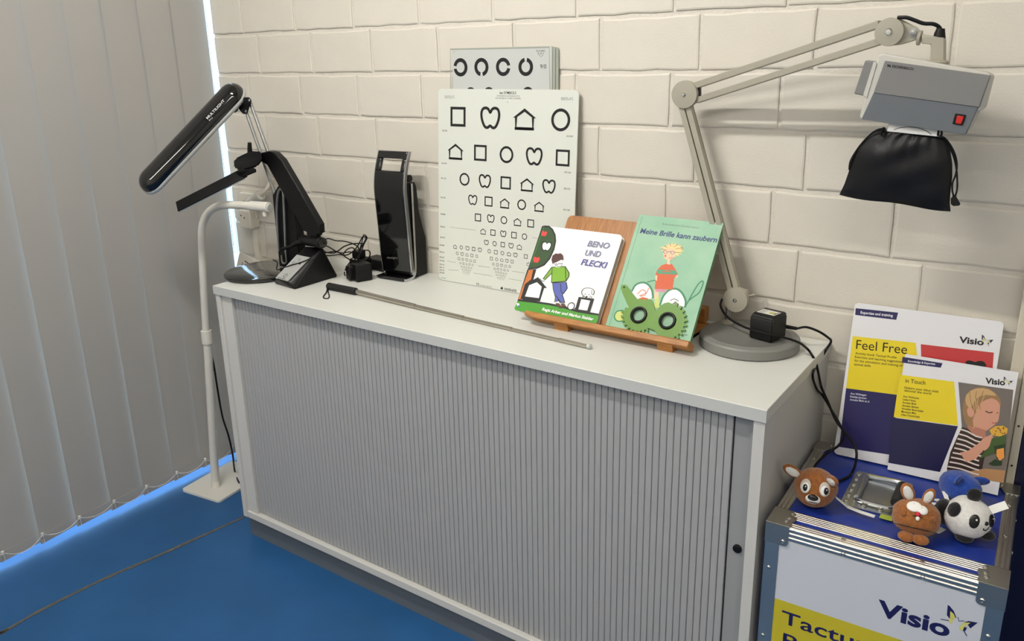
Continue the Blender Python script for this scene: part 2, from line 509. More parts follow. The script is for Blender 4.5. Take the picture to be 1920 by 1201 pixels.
obj('front_stile', B().box((XL + 0.0215, YF + 0.010, 0.0975), (0.301, YF + 0.030, TZ - 0.026)), M_cab, cab)
door = obj('tambour_door', B().box((0.3035, YF + 0.0235, 0.0975), (1.7725, YF + 0.028, TZ - 0.026)), mat('dark_tambour_backing', (38, 40, 42), 0.7), cab)
x0s, x1s = 0.304, 1.7715; NSL = 100; pw = (x1s - x0s) / NSL
mb = B(); w = pw - 0.0013
mb.loft([[V((0, .0045, z)), V((0, .001, z)), V((.0011, 0, z)), V((w - .0011, 0, z)), V((w, .001, z)), V((w, .0045, z))] for z in (0.0978, TZ - 0.0262)])
sm = meshof('slat', mb, M_slatg, 30)
for i in range(NSL):
    o = link('slat', sm, door); o.location = (x0s + pw * i, YF + 0.0185, 0)
# recessed grip strip with the lock
grip = B().box((1.7728, YF + 0.0235, 0.0975), (1.805, YF + 0.034, TZ - 0.026)); grip.box((1.805, YF + 0.016, 0.0975), (1.8128, YF + 0.034, TZ - 0.026))
obj('grip_strip', grip, mat('grip_strip_grey', (150, 152, 152), 0.5), cab)
lk = AY(1383, 1027, YF + 0.0235)
obj('lock', B().lathe(lk + V((0, -0.0003, 0)), [(0.0085, 0), (0.0085, -.004), (0.0065, -.005)], 20, (0, 1, 0)), M_black, cab, label='small black round lock')

# ---------------------------------------------------------------- navy panel beside the flight case
pan = thing('standing_panel', 'dark navy panel with a cream edge post standing behind the flight case', 'panel', (2.5, -0.03, 0))
M_cream = mat('cream_metal_post', (206, 197, 178), 0.5)
post = obj('edge_post', B().box((2.176, -0.036, 0.0), (2.198, -0.004, 1.06)), M_cream, pan, bevel=0.002)
obj('edge_strip', B().box((2.1985, -0.042, 0.0), (2.213, -0.004, 1.06)), M_cream, pan, bevel=0.0015)
for z in (0.30, 0.645, 0.73, 0.97):
    obj('screw', B().lathe((2.205, -0.042, z), [(0.0022, 0), (0.002, .0008), (0.0005, .001)], 10, (0, -1, 0)), mat('dark_steel', (70, 68, 64), 0.4, 1.0), post)
obj('navy_board', B().box((2.2135, -0.034, 0.0), (2.95, -0.010, 1.056)), mat('navy_board', (10, 14, 52), 0.5), pan, bevel=0.001)
# ================================================================== CHARTS, BOOK STAND, BOOKS
M_card = mat('white_card', (216, 219, 211), 0.5)
M_ink = mat('black_ink', (14, 14, 14), 0.6)
M_grey_ink = mat('grey_ink', (110, 110, 108), 0.6)
def rrect(w, h, r, n=5):
    pts = []
    for cx, cy, a0 in ((w - r, r, -90), (w - r, h - r, 0), (r, h - r, 90), (r, r, 180)):
        for k in range(n + 1):
            t = math.radians(a0 + 90 * k / n); pts.append((cx + r * math.cos(t), cy + r * math.sin(t)))
    return pts

# ---------------------------------------------------------------- symbol chart
cw, ch = 0.444, 0.531
PC = Plane((0.758, -0.050, TZ + 0.0012), (1, 0, 0), (0, 0.034, 0.529))
lea = thing('symbol_eye_chart', 'large white eye chart of black squares, apples, houses and circles leaning on the wall', 'eye chart', (0.98, -0.05, TZ))
obj('chart_board', B().prism([PC.pt(a, b, 0) for a, b in rrect(cw, ch, 0.012)], -PC.n * 0.003), M_card, lea)
pr = Print(PC)
def mh(cx, cy, h):
    a = pr.p.px(cx, cy - h / 2); b_ = pr.p.px(cx, cy + h / 2); return math.hypot(a[0] - b_[0], a[1] - b_[1])
APPLE = [(0, .26), (.10, .41), (.24, .465), (.39, .40), (.455, .2), (.43, -.06), (.335, -.32), (.235, -.445), (.12, -.45), (0, -.37)]
APPLE = [(x * 1.16, y) for x, y in APPLE]
APPLE = APPLE + [(-x, y) for x, y in reversed(APPLE[1:-1])]
def symbol(kind, cx, cy, hp):
    h = mh(cx, cy, hp); c = pr.p.px(cx, cy); w = h * 0.135
    l0 = pr.lay
    if kind == 's':
        s = h / 2 - w / 2; pr.line([(c[0] - s, c[1] - s), (c[0] + s, c[1] - s), (c[0] + s, c[1] + s), (c[0] - s, c[1] + s)], w, M_ink, True, isab=True)
    elif kind == 'o': pr.ring(c, h / 2 - w, h / 2, M_ink, n=28 if hp > 12 else 14, isab=True)
    elif kind == 'a':
        q = [(c[0] + x * h, c[1] + y * h) for x, y in APPLE]
        sm = catmull([V((a, b_, 0)) for a, b_ in q], 4 if hp > 12 else 2, True)
        pr.line([(p.x, p.y) for p in sm], w, M_ink, True, isab=True)
    else:
        s = 0.48 * h; b0 = c[1] - h / 2 + w / 2; e = c[1] + 0.09 * h
        pr.line([(c[0] - s, e), (c[0] - s, b0), (c[0] + s, b0), (c[0] + s, e)], w, M_ink, isab=True)
        pr.lay = l0
        pr.ab([(c[0], c[1] + h * .5), (c[0] - .66 * h, c[1] + .06 * h), (c[0] - .47 * h, c[1] + .06 * h), (c[0], c[1] + h * .34)], M_ink); pr.lay = l0
        pr.ab([(c[0], c[1] + h * .5), (c[0], c[1] + h * .34), (c[0] + .47 * h, c[1] + .06 * h), (c[0] + .66 * h, c[1] + .06 * h)], M_ink); pr.lay = l0
        # square corners of the walls
        pr.ab([(c[0] - s - w / 2, b0 - w / 2), (c[0] + s + w / 2, b0 - w / 2), (c[0] + s + w / 2, b0 + w / 2), (c[0] - s - w / 2, b0 + w / 2)], M_ink)
    pr.lay = l0
rows = [('s', 858.8, 218.7, 37), ('a', 919.2, 221, 40), ('h', 983.4, 223.5, 41), ('o', 1051.3, 224.7, 43),
        ('h', 854.2, 284.2, 30), ('s', 900.7, 286.5, 30), ('o', 949.7, 289.8, 32), ('a', 1001.6, 293.2, 32), ('s', 1055.1, 295.9, 31),
        ('o', 871, 336, 24), ('a', 909.2, 339.4, 24), ('s', 948.2, 342.7, 24), ('h', 988, 346.4, 25), ('a', 1029.3, 349.4, 25),
        ('a', 886.5, 374.6, 18), ('s', 916.1, 377.5, 18.5), ('h', 946.4, 381, 19), ('o', 978.2, 383.6, 20), ('h', 1010.9, 387.4, 19),
        ('s', 896.2, 407.5, 14.5), ('a', 920.3, 409.7, 14.5), ('o', 944.9, 412.5, 15), ('h', 970.3, 416, 15), ('s', 995.1, 418.7, 15),
        ('h', 905.9, 433.7, 11), ('s', 924.3, 435.9, 11.5), ('a', 943.7, 438.1, 11.5), ('s', 963.7, 440.6, 12), ('o', 983.4, 443.3, 12),
        ('a', 912.1, 454.3, 9), ('o', 927.4, 456.5, 9.5), ('s', 942.7, 458.3, 9.5), ('a', 958.3, 460.3, 9.5), ('h', 973.9, 462.8, 10)]
_pr = pr
for r in rows:
    pr = Print(PC); symbol(*r); pr.build('symbol', lea)
pr = _pr
def crow(seq, x0, x1, y0, y1, h):
    n = len(seq)
    for i, k in enumerate(seq):
        t = i / (n - 1) if n > 1 else 0
        symbol(k, 810 + (x0 + (x1 - x0) * t) / 8.005, 400 + (y0 + (y1 - y0) * t) / 8.005, h)
for seq, x0, x1, y0, y1, h in (('hoasa', 347, 718, 497, 545, 7.5), ('osoha', 860, 1253, 567, 622, 7.8), ('oahso', 380, 672, 597, 640, 6), ('sohas', 893, 1203, 675, 720, 6.3),
        ('soahs', 405, 640, 678, 715, 5), ('osaho', 922, 1168, 760, 795, 5.2), ('oshao', 427, 610, 745, 772, 4), ('haoso', 942, 1138, 827, 855, 4.2), ('oahso', 445, 592, 797, 820, 3.2),
        ('osaho', 960, 1115, 878, 903, 3.4), ('soaho', 457, 575, 838, 855, 2.6), ('hosao', 970, 1097, 920, 940, 2.8), ('ooooo', 467, 565, 873, 883, 2), ('ooooo', 983, 1085, 960, 968, 2.2),
        ('ooooo', 475, 552, 897, 908, 1.5), ('ooooo', 990, 1075, 980, 993, 1.6), ('s', 1408, 1408, 645, 645, 8), ('h', 1445, 1445, 758, 758, 6.5)): crow(seq, x0, x1, y0, y1, h)
for a, b_, c, d in ((270, 203, 655, 252), (1500, 360, 1600, 374), (225, 712, 355, 735), (690, 787, 865, 808), (245, 845, 400, 855), (625, 893, 910, 940), (1205, 865, 1390, 893), (1150, 978, 1345, 1010)):
    l0 = pr.lay; pr.line([(810 + a / 8.005, 400 + b_ / 8.005), (810 + c / 8.005, 400 + d / 8.005)], 0.0007, M_grey_ink); pr.lay = l0
def small(t, x, y, w, h, m=M_ink, bold=0.0):
    l0 = pr.lay; c = pr.p.px(x, y); pr.text(t, c, (c[0] + w, c[1]), m, h, bold, isab=True); pr.lay = l0
small('lea SYMBOLS', 937, 176, 0.052, 0.0065, bold=0.01)
small('Developed by Lea Hyvärinen, M.D.', 932, 180.5, 0.072, 0.0032)
small('FOR TESTING AT 10 FEET (3 METERS)', 929, 185, 0.080, 0.0032)
for x, y in ((834, 184), (1052, 187.5)):
    small('DISTANCE   10 FT', x, y - 3, 0.034, 0.0028); small('SCORE  ACUITY  20', x, y, 0.034, 0.0028)
pr.ring((952, 192.5), 0.0018, 0.0026, M_grey_ink, 20, 170)
lab = ['20/200', '20/160', '20/125', '20/100', '20/80', '20/63', '20/50', '20/40', '20/32', '20/25', '20/20', '20/16', '20/12', '20/10', '20/8']
for t, (x, y) in zip(lab, ((829, 246), (828, 307), (827, 335), (826, 371), (826, 402), (825, 425.5), (825, 445.5), (824, 460), (824, 473), (824, 482.5), (824, 489), (824, 496), (824, 501.5), (824, 506.5), (824, 511.5))):
    small(t, x, y, 0.018, 0.0042)
for t, (x, y) in zip(lab, ((1062, 256.5), (1058, 324), (1057, 354.5), (1056, 394))):
    small(t, x, y, 0.019, 0.0042)
small('LEA CHART', 827, 521, 0.018, 0.003); small('CE', 893, 534, 0.010, 0.007, bold=0.01); small('0123 456', 900, 535.5, 0.018, 0.0035); small('INSTITUTE', 912, 537.5, 0.018, 0.004, M_grey_ink)
small('GOOD-LITE', 945.5, 543, 0.040, 0.0058, bold=0.03)
pr.px([(938.5, 541.5), (938.8, 537.8), (940.3, 538.9), (940.6, 536.5), (943, 539), (942.8, 542.4)], M_ink)
pr.build('small_print', lea)['kind'] = 'stuff'

# ---------------------------------------------------------------- ring chart behind it
PL = Plane((0.806, -0.0215, TZ + 0.001), (1, 0, 0), (0, 0.0125, 0.632))
ring_t = thing('ring_eye_chart', 'pale grey eye chart of broken black rings rising behind the white symbol chart', 'eye chart', (0.97, -0.02, TZ))
wl, hl = 0.331, 0.6325
M_lam = mat('grey_laminated_card', (196, 199, 196), 0.3); M_lam2 = mat('grey_green_laminate_edge', (160, 164, 152), 0.35)
for k in range(3):
    ox = 0.008 * k
    o = obj('laminated_sheet', B().prism([PL.pt(a + ox, b_ + .0006 * (2 - k), -0.0023 * k) for a, b_ in rrect(wl - 0.016, hl - 0.001 * k, 0.006)], -PL.n * 0.0016), M_lam if k == 0 else M_lam2, ring_t)
pr = Print(PL)
pr.line([PL.px(*q) for q in ((845.5, 175), (844.5, 92.5), (1030, 88.5), (1031.5, 176))], 0.004, M_lam2, isab=True)
for cx, cy, g in ((863.5, 126.2, 180), (902.7, 125.7, 270), (943.4, 125.4, 0), (985.8, 125.4, 90)):
    R = mh(cx, cy, 34.5) / 2; gap = 11
    rp = Print(PL); rp.ring((cx, cy), R * 0.58, R, M_ink, g + gap, g + 360 - gap, n=36); rp.build('broken_ring', ring_t)
def ltext(t, x, y, w, h, m=M_ink, bold=0.0):
    c = PL.px(x, y); pr.text(t, c, (c[0] + w, c[1]), m, h, bold, isab=True)
ltext('9/0', 1013, 128.5, 0.018, 0.0105)
ltext('SCHOBER', 1005.5, 97, 0.026, 0.004); ltext('2.4.1', 1008, 101.5, 0.018, 0.004)
pr.line([(1010.5, 102.5), (1014.5, 107), (1018.5, 102)], 0.0008, M_ink)
ltext('made in', 849, 98, 0.01, 0.0016, M_grey_ink)
for cx in (883, 917, 990): pr.ring((cx, 176.5), 0.010, 0.018, M_ink, 40, 140)
pr.build('small_print', ring_t)['kind'] = 'stuff'

# ---------------------------------------------------------------- wooden book stand
TH = math.radians(34.8); SN, CS = math.sin(TH), math.cos(TH)
P1 = AY(964, 580, -0.245)                       # lower left corner of the white book's cover
T1, T2 = 0.018, 0.011                           # thickness of the two books
nS = V((0, -CS, SN)); vS = V((0, SN, CS))
O0 = P1 - nS * T1; O0.z += 0.0005
PS = Plane(O0, (1, 0, 0), vS)                   # front of the stand's board
M_wood = mat('pine_wood', (178, 122, 62), 0.42, var=(26, 0.3), rgb2=(142, 88, 38), stretch=(9, 0.9, 0.9), bump=(60, 0.1))
M_wood2 = mat('pine_wood_ledge', (184, 128, 64), 0.45, var=(30, 0.3), rgb2=(142, 90, 38), stretch=(0.7, 8, 8), bump=(60, 0.12))
stand = thing('book_stand', 'wooden book stand with a ledge holding two picture books', 'book stand', (O0.x + 0.2, -0.15, TZ))
al = PS.px(1066, 404); ar = PS.px(1195, 415)
bw0, bh = al[0], (al[1] + ar[1]) / 2
LR = PS.px(1290, 650)[0]
ledL = PS.px(996, 590)[0]
poly = rrect(LR - 0.035 - bw0, bh, 0.012)
obj('back_board', B().prism([PS.pt(a + bw0, b_ - 0.0, 0.0) for a, b_ in poly], -nS * 0.011), M_wood, stand, bevel=0.001)
LT = 0.0145
led = B(); S0 = PS
sec = [(-0.0, -0.005), (-0.0, 0.031), (-0.002, 0.033), (-LT, 0.033), (-LT, -0.005)]   # (v, n)
def at_s(a, b_, n_): return PS.pt(a, b_, n_)
led.loft([[at_s(ledL, b_ * 0.75, min(n_, .031)) for b_, n_ in sec], [at_s(ledL + 0.03, b_, n_) for b_, n_ in sec], [at_s(LR + 0.012, b_, n_) for b_, n_ in sec]])
obj('ledge', led, M_wood2, stand, bevel=0.0012)
def foot(x):
    zf = at_s(0, -LT, 0.033); zb = at_s(0, -LT, -0.011)
    mb = B(); y0 = zf.y + 0.010; y1 = -0.05
    zz = at_s(0, -LT, 0.0).z
    top = [(y0, zf.z - 0.0062), (zb.y, zb.z - 0.0003), (y1, TZ + 0.012)]
    mb.loft([[V((xx, y0 + .004, TZ + 0.0003)), V((xx, y1, TZ + 0.0003)), V((xx, y1, TZ + 0.010)), V((xx, zb.y + .03, TZ + .006)), V((xx, zb.y, min(zb.z, 9) - .0006)), V((xx, y0, zf.z - .0068))] for xx in (x - 0.018, x + 0.018)])
    return mb
for px_ in (1052, 1250):
    obj('foot', foot(AZ(px_, 620 if px_ < 1100 else 656, TZ).x), M_wood2, stand)
pr_x = AY(1322, 605, -0.045)
obj('rear_bar', B().box((O0.x + 0.14, -0.060, TZ + 0.0105), (pr_x.x + 0.004, -0.034, TZ + 0.046)), M_wood2, stand, bevel=0.001)
pt = PS.pt(0, bh * 0.72, -0.0115)
mb = B(); xa, xb = O0.x + 0.2, O0.x + 0.33
mb.loft([[V((x, -0.058, TZ + 0.047)), V((x, -0.046, TZ + 0.047)), pt + V((x - pt.x, 0.010, 0)), pt + V((x - pt.x, 0.0, -0.004))] for x in (xa, xb)])
obj('prop_panel', mb, M_wood, stand)

# ---------------------------------------------------------------- white picture book
def c1(x, y): return (960 + x / 5.718, 410 + y / 5.718)
PB1 = Plane(PS.pt(PS.px(964, 580)[0], 0, T1) + V((0, 0, 0)), (1, 0, 0), vS)
PB1.o = PS.pt(0, 0.0004, T1)
w1 = PB1.px(1118, 606)[0]; h1 = (PB1.px(1169, 440)[1] + PB1.px(1018, 423)[1]) / 2
w1 = (w1 + PB1.px(1169, 440)[0] - PB1.px(1018, 423)[0]) / 2
b1 = thing('picture_book', 'thick white board book with a boy, an apple tree and a kennel on its cover', 'book', PB1.pt(w1 / 2, 0, -T1 / 2))
M_cov = mat('white_glossy_cover', (232, 233, 235), 0.4); M_page = mat('book_page_edges', (205, 198, 184), 0.8, bump=(300, .3), stretch=(1, 1, 1))
obj('pages', B().prism([PB1.pt(a, b_, -0.0008) for a, b_ in rrect(w1 - 0.002, h1 - 0.002, 0.010)], -nS * (T1 - 0.0024)), M_page, b1)
obj('front_cover', B().prism([PB1.pt(a, b_, 0) for a, b_ in rrect(w1, h1, 0.011)], -nS * 0.0008), M_cov, b1)
obj('back_cover', B().prism([PB1.pt(a, b_, -T1 + 0.0014) for a, b_ in rrect(w1, h1, 0.011)], -nS * 0.0008), M_cov, b1)
C = {k: mat('print_' + k, v, 0.55) for k, v in dict(leaf=(44, 74, 34), red=(214, 62, 58), black=(20, 20, 20), trunk=(196, 112, 52), grass=(70, 150, 42), shirt=(122, 172, 44), jeans=(86, 98, 172), hair=(78, 46, 42), shoe=(92, 60, 48),
    white=(242, 242, 242), lav=(124, 126, 156), violet=(88, 88, 150), grey=(120, 120, 118), mint=(168, 212, 180), navy=(48, 62, 110), orange=(204, 90, 48), teal=(70, 150, 116), straw=(238, 214, 150), skin=(240, 196, 164), dkgreen=(60, 130, 92), rust=(200, 120, 84),
    pink=(206, 140, 160), yellowg=(200, 210, 120), blue=(70, 120, 190)).items()}
pr = Print(PB1)
def P1x(pts, k, sm=0): pr.px([c1(*q) for q in pts], C[k], sm)
def L1(pts, w, k='black', closed=False, sm=0): pr.line([c1(*q) for q in pts], w / 5.718 * 0.0020, C[k], closed, sm)
# grass
P1x([(26, 962), (62, 868), (250, 890), (400, 912), (560, 945), (700, 985), (930, 1026), (922, 1085), (905, 1118), (860, 1122), (600, 1070), (350, 1028), (130, 995), (60, 985), (40, 980)], 'grass')
L1([(62, 870), (250, 893), (400, 914), (560, 948), (700, 990), (930, 1028)], 14)
# tree
P1x([(322, 80), (345, 72), (400, 75), (440, 110), (468, 170), (474, 240), (455, 330), (410, 430), (350, 500), (270, 535), (168, 545), (240, 330)], 'black')
P1x([(330, 92), (395, 92), (430, 125), (455, 190), (458, 245), (440, 325), (398, 420), (340, 485), (268, 518), (178, 530), (245, 335)], 'leaf')
L1([(345, 85), (210, 470)], 3, 'grass')
P1x([(165, 545), (262, 540), (210, 720), (130, 860), (62, 866)], 'black')
P1x([(180, 548), (228, 546), (205, 650), (140, 700), (92, 862), (66, 862)], 'trunk')
AP = [(x, y) for x, y in APPLE]
def apple(cx, cy, s, k):
    P1x([(cx + x * s * .95 - (0.18 * -y * s) * -1 * 0.0 + y * s * .22, cy - y * s + x * s * .1) for x, y in AP], k, 3)
apple(345, 160, 58, 'red'); apple(262, 440, 66, 'red'); apple(368, 296, 112, 'black'); apple(369, 296, 86, 'white')
# kennel
P1x([(280, 625), (375, 742), (345, 742), (300, 888), (110, 868), (160, 700), (130, 708)], 'black')
P1x([(268, 680), (320, 728), (290, 850), (140, 832), (185, 712)], 'white')
# boy
P1x([(432, 685), (588, 680), (598, 745), (560, 800), (545, 812), (572, 900), (515, 902), (500, 880), (455, 895), (462, 840), (440, 760)], 'black')
P1x([(440, 690), (580, 686), (588, 745), (552, 795), (536, 812), (562, 892), (518, 893), (498, 850), (486, 890), (462, 888), (470, 838), (448, 760)], 'jeans')
L1([(522, 695), (528, 780), (548, 805)], 5); L1([(470, 820), (520, 890)], 5)
P1x([(425, 515), (575, 508), (618, 580), (615, 620), (585, 668), (580, 675), (420, 688), (425, 590), (345, 665), (332, 640)], 'black')
P1x([(430, 522), (570, 516), (608, 582), (606, 618), (580, 660), (575, 666), (428, 678), (432, 575), (350, 652), (342, 640)], 'shirt')
L1([(432, 525), (424, 682)], 5); L1([(572, 520), (580, 665)], 5)
P1x([(300, 640), (330, 648), (352, 655), (345, 668), (322, 668)], 'white'); L1([(300, 640), (322, 668), (348, 666)], 4)
P1x([(440, 440), (545, 440), (548, 485), (530, 512), (490, 520), (450, 505)], 'white', 2)
P1x([(424, 440), (436, 395), (470, 372), (500, 376), (520, 368), (548, 390), (556, 430), (548, 448), (530, 440), (500, 455), (470, 470), (448, 472), (440, 492), (432, 470)], 'hair')
L1([(450, 470), (470, 500), (492, 512), (525, 510), (545, 488)], 4); L1([(470, 480), (488, 492), (505, 480), (530, 484), (545, 474)], 5)
P1x([(470, 905), (505, 905), (545, 950), (525, 958), (470, 930)], 'shoe'); P1x([(520, 908), (560, 905), (585, 940), (560, 950), (535, 935)], 'shoe')
L1([(470, 930), (525, 958), (585, 942)], 5)
# ball, box and puppy
pr.disc(c1(635, 938), 42 / 5.718 * .00132, C['black']); pr.disc(c1(635, 938), 32 / 5.718 * .00132, C['white'])
L1([(672, 962), (690, 964)], 10)
P1x([(716, 838), (884, 858), (832, 1020), (672, 994)], 'black'); P1x([(744, 862), (840, 878), (808, 985), (714, 972)], 'white')
P1x([(770, 770), (800, 742), (850, 745), (880, 770), (870, 820), (850, 840), (820, 850), (780, 838), (760, 815)], 'white', 2)
L1([(770, 840), (760, 815), (748, 800), (755, 765), (785, 745), (830, 744), (862, 752), (884, 780), (872, 815), (856, 800), (858, 765)], 4, sm=2)
pr.disc(c1(802, 838), 11 / 5.718 * .00132, C['black'], 10); pr.disc(c1(787, 808), 6 / 5.718 * .00132, C['black'], 8); pr.disc(c1(828, 815), 6 / 5.718 * .00132, C['black'], 8)
L1([(755, 840), (775, 825), (790, 845)], 4); L1([(826, 850), (845, 828), (860, 850)], 4)
# lettering
def T1x(t, a, b_, k, h, bold=0.0, shear=0.15): pr.text(t, c1(*a), c1(*b_), C[k], h, bold, shear)
T1x('BENO', (806, 293), (1040, 322), 'lav', 0.0145, .028); T1x('UND', (780, 393), (946, 412), 'lav', 0.0145, .028); T1x('FLECKI', (738, 492), (1012, 532), 'violet', 0.0150, .028)
T1x('Regis Arber und Markus Stalder', (322, 982), (872, 1092), 'white', 0.0072, .03)
P1x([(50, 905), (80, 908), (82, 940), (58, 935)], 'white'); P1x([(66, 928), (84, 930), (78, 946), (62, 944)], 'blue')
pr.build('cover_print', b1)

# ---------------------------------------------------------------- green picture book
def c2(x, y): return (1140 + x / 4.617, 390 + y / 4.617)
PB2 = Plane(PS.pt(0, 0.0004, T2), (1, 0, 0), vS)
aL = PB2.px(1200, 403); aR = PB2.px(1358, 417)
PB2.o = PB2.pt((aL[0] + PB2.px(1133, 613)[0]) / 2, 0)
w2 = aR[0] - aL[0]; h2 = (aL[1] + aR[1]) / 2
b2 = thing('picture_book', 'tall mint green hardcover about a child with glasses', 'book', PB2.pt(w2 / 2, 0, -T2 / 2))
M_mint = mat('mint_cover', (164, 200, 172), 0.62, var=(14, 0.10), rgb2=(138, 184, 154)); M_spine = mat('green_cover_edge', (108, 150, 116), 0.4)
obj('pages', B().prism([PB2.pt(a + .0, b_ + .003, -0.0022) for a, b_ in ((0.002, 0), (w2 - .004, 0), (w2 - .004, h2 - .006), (.002, h2 - .006))], -nS * (T2 - 0.0052)), M_page, b2)
obj('front_cover', B().prism([PB2.pt(a, b_, 0) for a, b_ in rrect(w2, h2, 0.002)], -nS * 0.0022), [M_mint], b2, bevel=0.0005)
obj('back_cover', B().prism([PB2.pt(a, b_, -T2 + 0.0032) for a, b_ in rrect(w2, h2, 0.002)], -nS * 0.0022), M_spine, b2)
obj('spine', B().prism([PB2.pt(a, b_, -0.0022) for a, b_ in ((0, 0), (.0018, 0), (.0018, h2), (0, h2))], -nS * (T2 - 0.0056)), M_spine, b2)
pr = Print(PB2)
def P2x(pts, k, sm=0): pr.px([c2(*q) for q in pts], C[k], sm)
def L2(pts, w, k, closed=False, sm=0): pr.line([c2(*q) for q in pts], w / 4.617 * 0.0016, C[k], closed, sm)
pr.line([(0.009, 0.004), (0.009, h2 - .004)], 0.0008, C['dkgreen'], isab=True)
prt = Print(PB2); prt.lay = 2
prt.text('Meine Brille kann zaubern', c2(275, 215), c2(940, 297), C['navy'], 0.0128, .024, 0.12); prt.build('cover_title', b2)
pr.text('Britta Schwarz / Corinna Marcin', c2(472, 142), c2(785, 178), C['grey'], 0.0042)
# printed spectacles
P2x([(205, 720), (240, 665), (300, 645), (350, 665), (382, 715), (388, 770), (340, 790), (255, 790), (225, 760)], 'white', 2)
P2x([(455, 840), (480, 760), (530, 710), (590, 700), (640, 735), (670, 800), (665, 850), (560, 850)], 'white', 2)
L2([(205, 722), (240, 665), (300, 643), (350, 663), (382, 715), (390, 780)], 13, 'dkgreen', sm=3); L2([(450, 845), (478, 765), (530, 710), (590, 698), (640, 733), (672, 800), (668, 860)], 13, 'dkgreen', sm=3)
L2([(340, 640), (400, 625), (430, 628)], 8, 'dkgreen'); L2([(668, 855), (760, 690), (800, 640), (820, 632), (822, 660), (790, 730), (735, 772), (700, 800)], 9, 'dkgreen', sm=3)
P2x([(55, 930), (80, 892), (130, 885), (130, 975), (90, 978), (62, 960)], 'yellowg', 2); L2([(55, 930), (80, 892), (135, 885)], 9, 'dkgreen', sm=2); L2([(55, 930), (62, 960), (90, 980), (135, 975)], 9, 'dkgreen', sm=2)
L2([(255, 745), (300, 705), (330, 735), (270, 760), (320, 755), (355, 690)], 6, 'rust', sm=2); P2x([(250, 790), (300, 770), (345, 780), (350, 792), (260, 795)], 'orange', 1)
L2([(540, 800), (575, 785), (610, 805)], 6, 'grey', sm=2); P2x([(555, 830), (585, 805), (618, 840)], 'grey')
# child
P2x([(405, 700), (418, 705), (430, 770), (418, 800), (400, 790)], 'skin'); P2x([(415, 760), (440, 768), (445, 860), (405, 865), (400, 830)], 'yellowg')
P2x([(410, 700), (505, 700), (505, 728), (408, 722)], 'pink'); P2x([(424, 725), (440, 725), (436, 780), (424, 780)], 'skin')
P2x([(510, 480), (555, 485), (578, 520), (602, 560), (605, 590), (575, 600), (565, 660), (560, 705), (405, 700), (412, 640), (425, 585), (410, 578), (430, 530), (465, 495)], 'orange', 0)
P2x([(435, 532), (580, 540), (600, 560), (595, 575), (425, 568)], 'teal'); L2([(470, 552), (520, 545), (545, 556)], 7, 'orange')
P2x([(412, 580), (428, 584), (425, 630), (412, 625)], 'skin'); P2x([(585, 585), (608, 580), (605, 602), (590, 605)], 'skin')
P2x([(515, 440), (535, 442), (538, 490), (512, 486)], 'skin')
hair = []
rr = random.Random(11)
for k in range(34):
    a = 2 * math.pi * k / 34; R = (92 if k % 2 else 66) * rr.uniform(.9, 1.1); hair.append((560 + R * 1.0 * math.cos(a), 365 + R * .72 * math.sin(a)))
P2x(hair, 'straw')
P2x([(485, 360), (520, 345), (575, 360), (585, 400), (560, 440), (520, 450), (490, 435), (480, 395)], 'skin', 2)
for k in range(15):
    a = math.radians(-175 + 13 * k); L2([(545 + 40 * math.cos(a), 362 + 26 * math.sin(a)), (555 + 98 * math.cos(a) * rr.uniform(.85, 1.1), 362 + 60 * math.sin(a) * rr.uniform(.8, 1.1))], 4, 'rust' if k % 3 == 0 else 'straw')
L2([(480, 372), (500, 368), (516, 380), (508, 395), (488, 392), (480, 372)], 4, 'grey'); L2([(545, 376), (570, 374), (578, 390), (560, 402), (546, 392), (545, 376)], 4, 'grey'); L2([(516, 380), (545, 378)], 4, 'grey'); L2([(578, 384), (630, 388)], 4, 'grey')
L2([(530, 430), (545, 436), (560, 425)], 4, 'red'); pr.disc(c2(498, 415), .0022, C['orange'], 10)
pr.text('Tyrolia', c2(620, 1098), c2(690, 1104), C['grey'], 0.004)
pr.build('cover_print', b2)

# ---------------------------------------------------------------- green trial glasses on the ledge
PG = Plane(PS.pt(0, 0.0006, T2 + 0.0056), (1, 0, 0), vS)
gl = thing('toy_spectacles', 'flat green cog-shaped spectacle frame with black lens rings on the ledge', 'spectacles', PG.pt(PG.px(1225, 620)[0], 0, -0.002))
cl, cr = c2(267, 925), c2(515, 975)
def gear(c, a0, a1, n, r0, r1, asp=1.04):
    out = []
    for k in range(n):
        for dt, r in ((0.0, r0), (0.18, r1), (0.5, r1 * 1.02), (0.68, r0)):
            t = math.radians(a0 + (a1 - a0) * (k + dt) / n); out.append((c[0] + r * math.cos(t), c[1] - r * asp * math.sin(t)))
    return out
out = [c2(*q) for q in ((112, 690), (118, 668), (140, 660), (162, 670), (178, 690), (215, 740), (256, 790), (272, 780), (286, 795), (305, 784), (320, 795), (345, 785), (375, 792), (392, 825), (408, 888), (425, 880), (448, 850), (485, 822), (525, 814), (560, 830))]
out += gear(cr, 66, -125, 13, 31.5, 36.8)
out += [c2(*q) for q in ((400, 1055), (372, 1048), (340, 1035))]
out += gear(cl, -55, -200, 10, 28.5, 33.5)
out += [c2(*q) for q in ((150, 860), (182, 862), (160, 815), (125, 735))]
outp = [PG.pt(*PG.px(*q), 0) for q in out]
RL = PG.px(cl[0] + 12.5, cl[1])[0] - PG.px(*cl)[0]
def circ(c, r, n=28, off=0): a, b_ = PG.px(*c); return [PG.pt(a + r * math.cos(2 * math.pi * k / n), b_ + r * math.sin(2 * math.pi * k / n), off) for k in range(n)]
M_green = mat('leaf_green_plastic', (88, 134, 24), 0.45)
hand = PG.px(*c2(140, 685)); hole = [PG.pt(hand[0] + .0022 * math.cos(k), hand[1] + .0022 * math.sin(k), 0) for k in [2 * math.pi * i / 10 for i in range(10)]]
